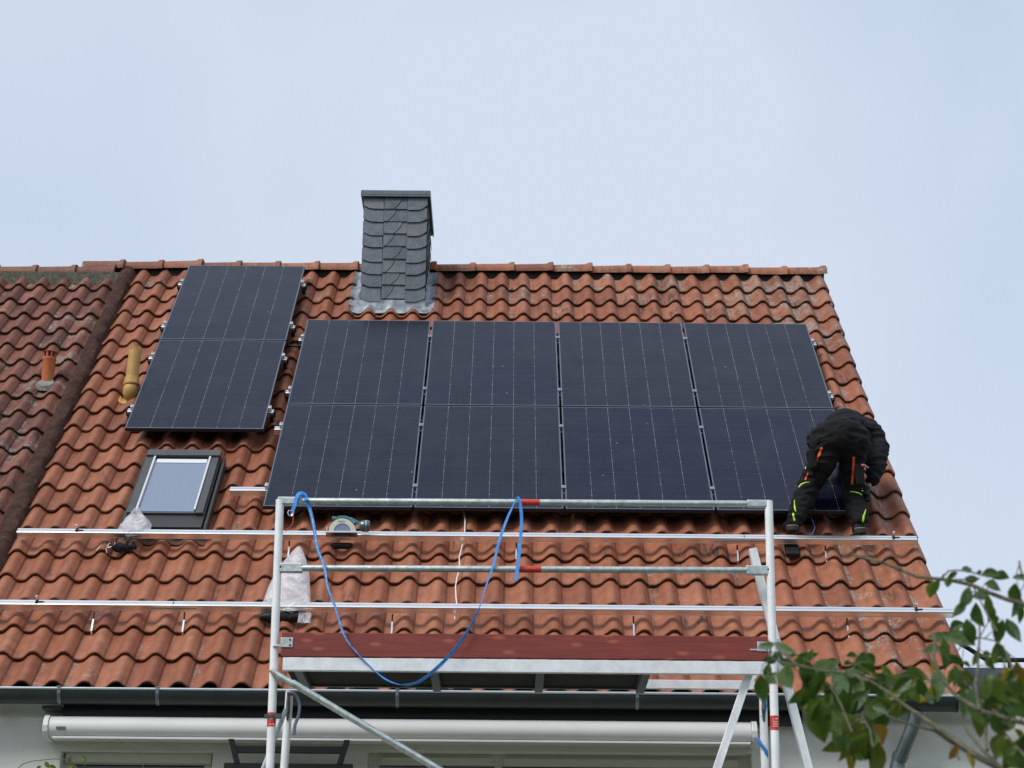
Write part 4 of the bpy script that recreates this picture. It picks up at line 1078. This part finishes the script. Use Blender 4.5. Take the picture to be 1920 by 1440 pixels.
# face: nose and ears on the lowered head
hd = JP['hd']; caps += [(hd+Vector((0, .06, -.03)), .02, hd+Vector((0, .10, -.045)), .012), (hd+Vector((-.09, .0, -.02)), .018, hd+Vector((-.095, .0, .01)), .016), (hd+Vector((.09, .0, -.02)), .018, hd+Vector((.095, .0, .01)), .016)]
def add_hand(wr, palm_dir, side, up):
    pd = Vector(palm_dir).normalized(); s_ = Vector(side).normalized(); u_ = Vector(up).normalized(); w0 = JP[wr]
    for k, (off, ln) in enumerate(((-.030, .070), (-.010, .078), (.010, .074), (.030, .058))):
        a = w0+pd*.095+s_*off; b_ = w0+pd*(.095+ln*.45)+s_*off*1.15-u_*.010; c_ = w0+pd*(.095+ln*.72)+s_*off*1.15-u_*.034
        caps.extend([(w0+s_*off*.3, .022, a, .0115), (a, .0105, b_, .0095), (b_, .0095, c_, .008)])
    a = w0+pd*.045-s_*.042-u_*.008; caps.extend([(w0+pd*.01-s_*.015, .018, a, .013), (a, .012, w0+pd*.085-s_*.054-u_*.03, .009)])
add_hand('wrL', (.1, .35, -.6), (1, 0, 0), (0, -.6, .7)); add_hand('wrR', (-.45, -.05, -.6), (.4, -.8, 0), (-.8, -.3, .4))
bodym = blob(caps, .0065, 3)
M_SKIN = mat('skin', (.48, .27, .20), .5)
mk('body', bodym, M_SKIN, person, smooth=True)
hairm = MB().tube([JP['hd']+Vector((0, .0, .09)), JP['hd']+Vector((0, -.01, .03)), JP['hd']+Vector((0, .0, -.05))], [.05, .105, .085], 14)
mk('hair', hairm, mat('dark_hair', (.03, .02, .015), .7), person, smooth=True)
M_TRO = mat('black_workwear', (.0095, .0095, .0105), .9, 0, .25, var=.25, vscale=14, bump=.5, bscale=55)
M_JAC = mat('black_jacket', (.0085, .0095, .0135), .85, 0, .3, var=.25, vscale=12, bump=.5, bscale=50)
tr_ = dict(pel=.150, hipL=.138, hipR=.136, thL=.108, thR=.098, knL=.090, knR=.083, caL=.082, caR=.088, anL=.066, anR=.068, wai=.135)
trm = blob([(JP[a], tr_[a], JP[b_], tr_[b_]) for a, b_ in E_ if a in tr_ and b_ in tr_], .010, 6, .018, 10, 2, (.8, .8, 1.8))
tro = mk('trousers', trm, M_TRO, person, smooth=True)
q_ = lambda *a: at(*a)
jc = [(q_(1577, 806, 14.20), .145, q_(1586, 806, 14.42), .168), (q_(1586, 806, 14.42), .168, q_(1592, 812, 14.62), .14), (q_(1590, 808, 14.45), .14, q_(1545, 812, 14.54), .090), (q_(1590, 808, 14.45), .15, q_(1630, 812, 14.50), .110),
      (q_(1545, 812, 14.54), .090, q_(1528, 826, 14.46), .068), (q_(1528, 826, 14.46), .068, JP['wrL'], .046), (q_(1630, 812, 14.50), .110, q_(1645, 838, 14.44), .092), (q_(1645, 838, 14.44), .092, q_(1645, 868, 14.38), .078), (q_(1645, 868, 14.38), .078, q_(1636, 898, 14.34), .056),
      (q_(1600, 815, 14.35), .12, q_(1624, 856, 14.36), .07), (q_(1560, 815, 14.32), .12, q_(1548, 830, 14.38), .08)]
jam = blob(jc, .010, 8, .019, 9, 5, (.6, 1.0, 2.2))
jac = mk('jacket', jam, M_JAC, person, smooth=True)
# boots: sole, heel and shaft
for s, (ax_, ay_) in (('L', (1487, 985)), ('R', (1614, 990))):
    a = JP['an'+s]; fx = -.01 if s == 'L' else .005
    heel = at(ax_-1, ay_+4, 14.17)
    bo = MB().tube([a+Vector((0, 0, .03)), a+Vector((0, .0, -.02)), heel+Vector((0, .035, .018)), heel+Vector((fx, .12, .03)), heel+Vector((fx*2, .19, .075))], [.052, .054, .052, .048, .034], 16)
    bt = mk('boot', bo, M_BLACK, person, smooth=True)
    so = MB().tube([heel+Vector((0, -.008, -.030)), heel+Vector((0, -.008, .002))], [.047, .050], 16)
    mk('sole', so, mat('boot_sole', (.03, .028, .026), .7), bt)
    G = [[heel+Vector((.049*math.sin(t), .0-.052*math.cos(t), z_)) for t in [R(-70+140*k/10) for k in range(11)]] for z_ in (.003, .008)]
    mk('welt', MB().grid(G), mat('welt_tan', (.34, .26, .17), .6), bt, solid=.002)
# stripes laid on the cloth
bvh = BVHTree.FromPolygons([v for v in trm.v], trm.f)
def stripe(pxs, ws, m, name='stripe', parent=None, lift=.005):
    G = []; pts = []
    for i in range(len(pxs)-1):
        n_ = max(2, int(math.hypot(pxs[i+1][0]-pxs[i][0], pxs[i+1][1]-pxs[i][1])/2))
        for k in range(n_): f = k/n_; pts.append((pxs[i][0]+(pxs[i+1][0]-pxs[i][0])*f, pxs[i][1]+(pxs[i+1][1]-pxs[i][1])*f, ws[i]+(ws[i+1]-ws[i])*f))
    pts.append((*pxs[-1], ws[-1])); n = len(pts); last = None
    for i, (x, y_, w_) in enumerate(pts):
        a, b_ = pts[max(i-1, 0)], pts[min(i+1, n-1)]; dx, dy = b_[0]-a[0], b_[1]-a[1]; ln = math.hypot(dx, dy) or 1; nx, ny = -dy/ln, dx/ln
        row = []
        for s in (-1, 0, 1):
            r_ = ray(x+nx*w_/2*s, y_+ny*w_/2*s).normalized(); h = bvh.ray_cast(CAM, r_)
            if h[0] is None:
                row.append(None)
            else: row.append(h[0]-r_*lift)
        good = [q for q in row if q is not None]
        if not good: continue
        row = [q if q is not None else good[0] for q in row]
        G.append(row)
    if len(G) > 1: mk(name, MB().grid(G), m, parent or tro, smooth=True, solid=.002)
M_OR = mat('orange_stripe', (.85, .12, .035), .6); M_NE = mat('neon_stripe', (.50, .85, .05), .6); M_RIMO = mat('stripe_edge', (.65, .035, .02), .6)
def zp(X, Y): return (1400+X/4.8, 760+Y/4.8)
stripe([zp(678, 380), zp(655, 440), zp(630, 495), zp(608, 555)], [4.2, 4.6, 4.0, 1.2], M_OR)
stripe([zp(964, 465), zp(962, 560), zp(955, 640), zp(948, 715)], [4.2, 5.0, 5.2, 4.0], M_OR)
stripe([zp(553, 612), zp(540, 640), zp(526, 672)], [2.4, 2.6, 3.0], M_OR)
stripe([zp(533, 500), zp(530, 535), zp(524, 572)], [3.6, 3.8, 2.6], M_NE)
stripe([zp(466, 738), zp(490, 710), zp(530, 694), zp(568, 692)], [1.2, 2.0, 2.0, 1.2], M_NE)
stripe([zp(430, 852), zp(430, 900), zp(436, 940), zp(446, 960)], [1.0, 2.2, 3.0, 1.4], M_NE)
stripe([zp(417, 970), zp(423, 1005), zp(432, 1040)], [3.2, 3.6, 3.2], M_NE)
stripe([zp(930, 776), zp(975, 780), zp(1010, 790), zp(1040, 808)], [1.2, 1.8, 2.2, 1.2], M_NE)
stripe([zp(1073, 935), zp(1062, 975), zp(1052, 1000)], [1.0, 3.0, 3.2], M_NE)
stripe([zp(1054, 1000), zp(1050, 1025), zp(1046, 1052)], [3.6, 3.6, 3.2], M_NE)
# cargo pocket and the pen tool in it
a = at(1627, 876, 14.06)
mk('cargo_pocket', MB().box(at(1522, 862, 14.06), (.030, 0, .010), (0, .035, 0), (-.012, 0, .075)), M_TRO, person, bevel=.015)
mk('cargo_pocket', MB().box(at(1612, 892, 14.10), (.034, .02, 0), (0, .035, 0), (-.004, 0, .085)), M_TRO, person, bevel=.015)
tag(mk('pliers', MB().tube([at(1615, 872, 14.035), at(1621, 873, 14.03)], [.010, .011], 10), mat('tool_red', (.7, .08, .06), .4), base=at(1618, 872, 14.03), smooth=True), 'red and grey handled tool sticking out of the worker\'s thigh pocket', 'hand tool')
bpy.data.objects['pliers'].name = 'hand_tool'; ht = bpy.data.objects['hand_tool']
mk('handle', MB().tube([at(1621, 873, 14.03), at(1628, 877, 14.05)], [.010, .008], 10), mat('tool_grey', (.30, .28, .30), .5), ht, smooth=True)
dr = empty('cordless_driver', at(1618, 922, 14.28), 'dark cordless driver with silver chuck held low in the worker\'s right hand', 'power tool')
mk('housing', MB().tube([at(1626, 912, 14.27), at(1622, 928, 14.27)], [.026, .030], 12), M_BLACK, dr, bevel=.004)
mk('grip', MB().box(at(1627, 930, 14.29), (.018, 0, 0), (0, .02, 0), (0, 0, .045)), M_BLACK, dr, bevel=.006)
mk('chuck', MB().tube([at(1615, 921, 14.26), at(1622, 921, 14.26)], [.007, .009], 10), M_STEEL, dr)
mk('chuck', MB().tube([at(1614, 916, 14.26), at(1617, 916, 14.26)], [.006, .006], 10), M_STEEL, dr)

# ---------------------------------------------------------------- shrub, right foreground
def leaf_mats():
    out = []
    for nm, c, c2 in (('leaf_dark', (.030, .066, .014), (.062, .120, .026)), ('leaf_mid', (.060, .115, .022), (.12, .19, .040)), ('leaf_pale', (.10, .17, .085), (.19, .28, .15)), ('leaf_yellow', (.20, .16, .020), (.38, .30, .035)), ('leaf_brown', (.16, .070, .020), (.30, .17, .03)), ('leaf_olive', (.070, .10, .014), (.14, .17, .028))):
        m = mat(nm, c, .42, 0, .5, col2=c2, var=.25, vscale=26, bump=.3, bscale=90)
        b = m.node_tree.nodes['Principled BSDF']; b.inputs['Subsurface Weight'].default_value = .0
        n = m.node_tree.nodes; l = m.node_tree.links; tl = n.new('ShaderNodeBsdfTranslucent'); tl.inputs[0].default_value = (c2[0]*1.6, c2[1]*1.6, c2[2], 1)
        ms = n.new('ShaderNodeMixShader'); ms.inputs[0].default_value = .28; l.new(b.outputs[0], ms.inputs[1]); l.new(tl.outputs[0], ms.inputs[2]); l.new(ms.outputs[0], n['Material Output'].inputs[0])
        out.append(m)
    return out
LM = leaf_mats()
DK, MI, PA, YE, BN, OL = range(6)
lr = random.Random(21)
def leaf(mb, idx, base, d, nrm, ln, wd, kind):
    d = d.normalized(); s = d.cross(nrm).normalized(); n_ = s.cross(d).normalized()
    K = 7; prof_w = [.05, .62, .95, 1.0, .82, .45, .02]; curl = lr.uniform(-.3, .6); fold = lr.uniform(.1, .7); sway = lr.uniform(-.18, .18)
    G = []
    for k in range(K):
        f = k/(K-1); c = base+d*ln*f-n_*ln*curl*f*f+s*ln*sway*math.sin(math.pi*f); w_ = wd*.5*prof_w[k]
        G.append([c-s*w_+n_*w_*fold, c-s*w_*.5+n_*w_*fold*.35, c, c+s*w_*.5+n_*w_*fold*.35, c+s*w_+n_*w_*fold])
    nf = len(mb.f); mb.grid(G); idx += [kind]*(len(mb.f)-nf)
LV = [(1312,140,80,150,0),(1420,88,85,-18,0),(1503,122,48,0,0),(1580,133,112,-5,0),(1650,160,125,5,0),(1450,165,105,0,0),(1285,190,95,95,2),(1200,240,130,112,1),(1770,140,80,-20,0),(1600,215,130,15,1),(1520,285,130,0,2),(1400,290,145,115,2),(1370,370,115,125,2),(1500,400,155,70,0),(1560,340,120,80,1),(1578,395,115,100,0),(1730,270,155,90,0),(1740,350,145,110,0),(1790,410,100,90,0),(1640,520,145,100,0),(1720,520,155,70,0),(1600,460,125,60,0),(1430,520,135,80,0),(1350,500,120,150,0),(1230,570,145,172,2),(1360,585,170,20,2),(1180,645,110,170,2),(1270,640,115,80,1),(1265,710,110,90,0),(1350,710,110,30,0),(1370,820,135,60,1),(1300,820,100,100,1),(1220,870,140,100,2),(1600,650,130,110,1),(1660,650,115,40,0),(1580,720,135,100,1),(1715,850,190,100,4),(1690,850,150,80,3),(1660,840,110,170,5),(1150,960,125,110,3),(1780,890,95,90,5),(1650,950,170,60,1),(1580,960,175,130,0),(1600,1010,160,20,0),(1700,1010,185,50,0),(1520,1120,155,100,5),(1610,1140,120,70,0),(1640,1290,155,110,5),(1790,1210,110,30,5),(1750,1350,210,110,0),(1320,1335,90,120,4),(1430,1390,90,70,3),
(60,612,100,172,2),(190,622,125,20,2),(80,800,115,90,0),(95,690,95,-20,0),(35,900,135,80,0),(92,850,85,40,2),(200,720,110,0,0),(335,675,115,-10,0),(242,685,55,0,0),(260,740,130,110,0),(225,830,145,80,2),(318,845,145,70,0),(370,790,130,50,0),(440,755,155,-28,2),(505,765,145,-60,2),(645,802,115,5,2),(720,712,115,5,0),(640,685,62,0,0),(740,765,115,30,0),(700,740,100,170,0),(545,885,155,80,2),(460,890,125,10,1),(650,870,175,60,0),(760,870,145,20,0),(880,830,130,10,0),(930,870,120,30,1),(1020,905,135,120,0),(1060,840,135,10,0),(1100,850,95,40,1),(380,970,155,120,0),(440,1110,220,82,1),(512,1045,105,80,5),(590,1005,185,80,0),(625,1065,150,120,0),(560,1180,200,70,1),(745,1105,155,80,2),(800,990,125,10,1),(850,1042,115,10,2),(930,1012,140,30,0),(740,1205,170,90,1),(620,1225,200,80,5),(690,1265,190,100,5),(825,1235,150,60,4),(755,1365,210,100,5),(605,1365,150,90,3),(480,1150,125,100,1),(545,1260,120,70,1),(1050,960,90,60,0),(700,930,120,100,1),(500,960,130,60,0),(840,910,110,80,0),(690,1080,70,40,3),(800,1180,130,110,0),(560,1090,140,60,0),(660,1150,150,90,0),(330,930,120,100,0),(1180,760,90,80,3)]
LV += [(980,880,120,150,0),(1120,900,120,60,0),(880,920,130,100,0),(1180,930,110,130,1),(1400,1000,150,100,0),(1450,1080,140,60,1),(1500,960,150,20,0),(1560,1060,150,80,0),(1740,960,170,70,0),(1790,1080,150,40,0),(1680,1130,130,140,1),(1560,880,140,110,1),(1480,700,110,100,1),(680,800,120,60,0),(420,850,130,100,0),(360,890,140,80,0),(470,1010,150,90,1),(700,1010,150,120,0),(720,1300,150,80,5),(600,1290,150,100,5),(660,1330,140,60,1),(1790,1440,150,60,0),(400,1050,150,60,1),(620,950,120,150,1)]
def z3(X, Y): return (1420+X/3.6, 1040+Y/3.6)
shrub = empty('shrub', (1.62, 4.2, 0), 'leafy bush branches with yellowing leaves reaching in at lower right', 'shrub')
lmb = MB(); lidx = []; LBASE = []
def ldepth(X, Y): return 4.25-.5*max(0, (X-900)/900)-.25*max(0, (Y-700)/700)+lr.uniform(-.12, .12)
extra = []
for (X, Y, L0, A, K) in LV:
    # overlapping companion leaves where the bush is dense
    for _q in range(2):
      if Y > 620 and lr.random() < .55 and K in (0, 1, 5): extra.append((X+lr.uniform(-65, 65), Y+lr.uniform(-55, 55), L0*lr.uniform(.4, .9), A+lr.uniform(-70, 70), lr.choice((0, 1, 1, 5))))
for (X, Y, L0, A, K) in LV+extra:
    px, py = z3(X, Y); D = ldepth(X, Y)
    sc1 = D*1.0/F*1.03
    a = R(A); c = at(px, py, D); ln = L0/3.6*sc1*lr.uniform(1.08, 1.28)*(1.18 if Y > 820 else 1)
    d = CM @ Vector((math.cos(a), -math.sin(a), lr.uniform(-.5, .5)))
    nrm = CM @ Vector((lr.uniform(-.5, .5), lr.uniform(-.2, .7), 1))
    slim = .32 if K == 3 and Y > 1300 else lr.uniform(.44, .56)
    LBASE.append(c-d.normalized()*ln*.5)
    leaf(lmb, lidx, c-d.normalized()*ln*.5, d, nrm, ln, ln*slim, K)
lo = mk('leaves', lmb, LM, shrub, smooth=True)
for p, k in zip(lo.data.polygons, lidx): p.material_index = k
BR = [([(640,-5),(670,10),(850,55),(960,100),(1080,150),(1240,165),(1340,180),(1450,205),(1560,255),(1680,300),(1800,335),(1960,400),(2150,650)], 4.1, .0026, .0055),
 ([(870,1085),(1050,1150),(1200,1190),(1300,1260),(1420,1330),(1560,1400),(1700,1480),(1900,1650)], 3.95, .002, .006),
 ([(600,800),(760,850),(900,940),(1000,1020),(1130,1110),(1260,1200),(1370,1280),(1500,1370),(1650,1450),(1850,1650)], 4.0, .002, .0072),
 ([(1190,540),(1200,600),(1190,700),(1250,850),(1350,960),(1500,1050),(1650,1100),(1800,1135),(2000,1230)], 3.9, .0022, .0055),
 ([(1400,860),(1450,920),(1550,1020),(1640,1090),(1700,1110)], 3.9, .0018, .004),
 ([(1360,1060),(1420,1200),(1520,1320),(1650,1440),(1800,1600)], 3.85, .0018, .0048),
 ([(1768,45),(1775,90),(1792,150),(1850,260),(1960,400)], 3.9, .002, .003),
 ([(1500,480),(1500,560),(1488,760),(1470,880),(1500,1050)], 3.9, .002, .003),
 ([(1545,1140),(1540,1220),(1552,1320)], 3.85, .003, .003),
 ([(1600,1100),(1660,1190),(1740,1290),(1850,1400)], 3.8, .002, .003),
 ([(20,600),(120,602),(190,680),(270,745),(420,780),(600,800)], 4.1, .0015, .0024),
 ([(100,700),(180,730),(270,745)], 4.1, .0012, .0018), ([(640,790),(700,850),(760,850)], 4.1, .0012, .002),
 ([(1240,165),(1290,110),(1340,105),(1420,110),(1500,135),(1560,150)], 4.05, .0016, .0018), ([(1340,180),(1400,165),(1500,160)], 4.05, .0014, .0014),
 ([(1450,205),(1500,300),(1560,420),(1620,520)], 4.0, .0014, .002), ([(1500,560),(1600,580),(1660,620),(1720,760)], 3.95, .0014, .002),
 ([(840,60),(860,30),(900,5)], 4.1, .001, .0016), ([(960,100),(975,70)], 4.1, .001, .0014),
 ([(700,1080),(760,1180),(780,1300)], 4.0, .0014, .002), ([(500,900),(560,1000),(600,1100),(640,1200)], 4.05, .0014, .002), ([(1300,1290),(1340,1330),(1360,1380)], 3.9, .0014, .002)]
stm = MB(); bpts = []
for pts_, D, r0, r1 in BR:
    n = len(pts_)
    for i in range(n-1):
        for k in range(6):
            f = k/6; a_, b_ = pts_[i], pts_[i+1]
            bpts.append(at(*z3(a_[0]+(b_[0]-a_[0])*f, a_[1]+(b_[1]-a_[1])*f), D-.35*((i+f)/(n-1))))
for b0_ in LBASE:
    q = min(bpts, key=lambda p: (p-b0_).length)
    if (q-b0_).length < .10 and lr.random() < .5:
        m_ = (q+b0_)/2+Vector((lr.uniform(-.012, .012), 0, lr.uniform(-.002, .02))); stm.tube([q, m_, b0_], [.0014, .0010, .0008], 5)
for pts_, D, r0, r1 in BR:
    n = len(pts_); P_ = [at(*z3(*p), D-.35*(i/(n-1))+.01*math.sin(i*2.1)) for i, p in enumerate(pts_)]
    stm.tube(P_, [r0+(r1-r0)*i/(n-1) for i in range(n)], 8)
tagp = mk('branches', stm, mat('twig_bark', (.060, .075, .035), .7, 0, .3, col2=(.17, .15, .10), var=.3, vscale=30, bump=.5, bscale=100), shrub, smooth=True)
trunk = MB()
for k, (px, py, D) in enumerate(((1950, 1500, 3.6), (1935, 1498, 3.65), (2017, 1220, 3.75), (1975, 1382, 3.55), (1920, 1484, 3.5))):
    e = at(px, py, D); trunk.tube([(1.6+.05*k, 4.2, 0), (1.55+.03*k, 4.1, .8), (e.x+.1, e.y+.1, e.z-.5), e], [.02, .016, .011, .006], 8)
mk('trunk', trunk, MATS['twig_bark'], shrub, smooth=True)

# ---------------------------------------------------------------- small climber, bottom left
vine = empty('climbing_plant', (-3.05, 12.3, 0), 'thin climbing tendrils with fresh green leaves at the bottom left window', 'plant')
vm_ = MB(); vi = []
D = 12.3
for (x, y_, L0, A) in ((84, 1428, 14, 60), (91, 1436, 16, 20), (134, 1420, 14, 120), (140, 1434, 16, 80), (152, 1418, 14, 40), (156, 1424, 12, 80), (78, 1437, 10, 150), (132, 1436, 14, 100), (146, 1442, 16, 60)):
    c = at(x, y_, D); ln = L0/F*D*1.05; a = R(A)
    leaf(vm_, vi, c, CM @ Vector((math.cos(a), -math.sin(a), .1)), CM @ Vector((lr.uniform(-.4, .4), .3, 1)), ln, ln*.6, 0)
mk('leaves', vm_, mat('fresh_leaf', (.16, .26, .04), .5, var=.3, vscale=40), vine, smooth=True)
tn_ = MB().tube([at(28, 1446, D), at(42, 1433, D), at(60, 1427, D), at(100, 1423, D), at(134, 1424, D), at(146, 1445, D)], .0028, 6)
tn_.tube([at(185, 1398, D), at(205, 1389, D), at(225, 1388, D), at(250, 1398, D), at(262, 1418, D), at(270, 1442, D), Vector((at(270, 1442, D).x, D, 3.2)), Vector((-3.0, D, 1.5)), Vector((-3.05, D, 0))], .0022, 6)
tn_.tube([at(146, 1445, D), Vector((-2.95, D, 3.2)), Vector((-3.05, D, 0))], .004, 6)
mk('stems', tn_, mat('thin_stem', (.13, .12, .07), .7), vine, smooth=True)

# ---------------------------------------------------------------- unseen green mass added behind the camera to block low sky light
hm_ = MB(); hr_ = random.Random(4); G = []
for i in range(60):
    x = -30+60*i/59; row = []
    for j in range(14):
        a = math.pi*j/13; q = Vector((x, -15-3.0*math.cos(a), 6.5*abs(math.sin(a))**.6)); k = 1.4*mnoise.noise(q*.35)+.6*mnoise.noise(q*1.3)
        row.append(q+Vector((0, -math.cos(a), math.sin(a)))*k)
    G.append(row)
hm_.grid(G)
tag(mk('blocker', hm_, mat('blocker_green', (.030, .052, .016), .85, var=.4, vscale=2, bump=1, bscale=12), base=(0, -13, 0), smooth=True), 'unseen green mass added behind the camera to block low sky light', 'blocker')
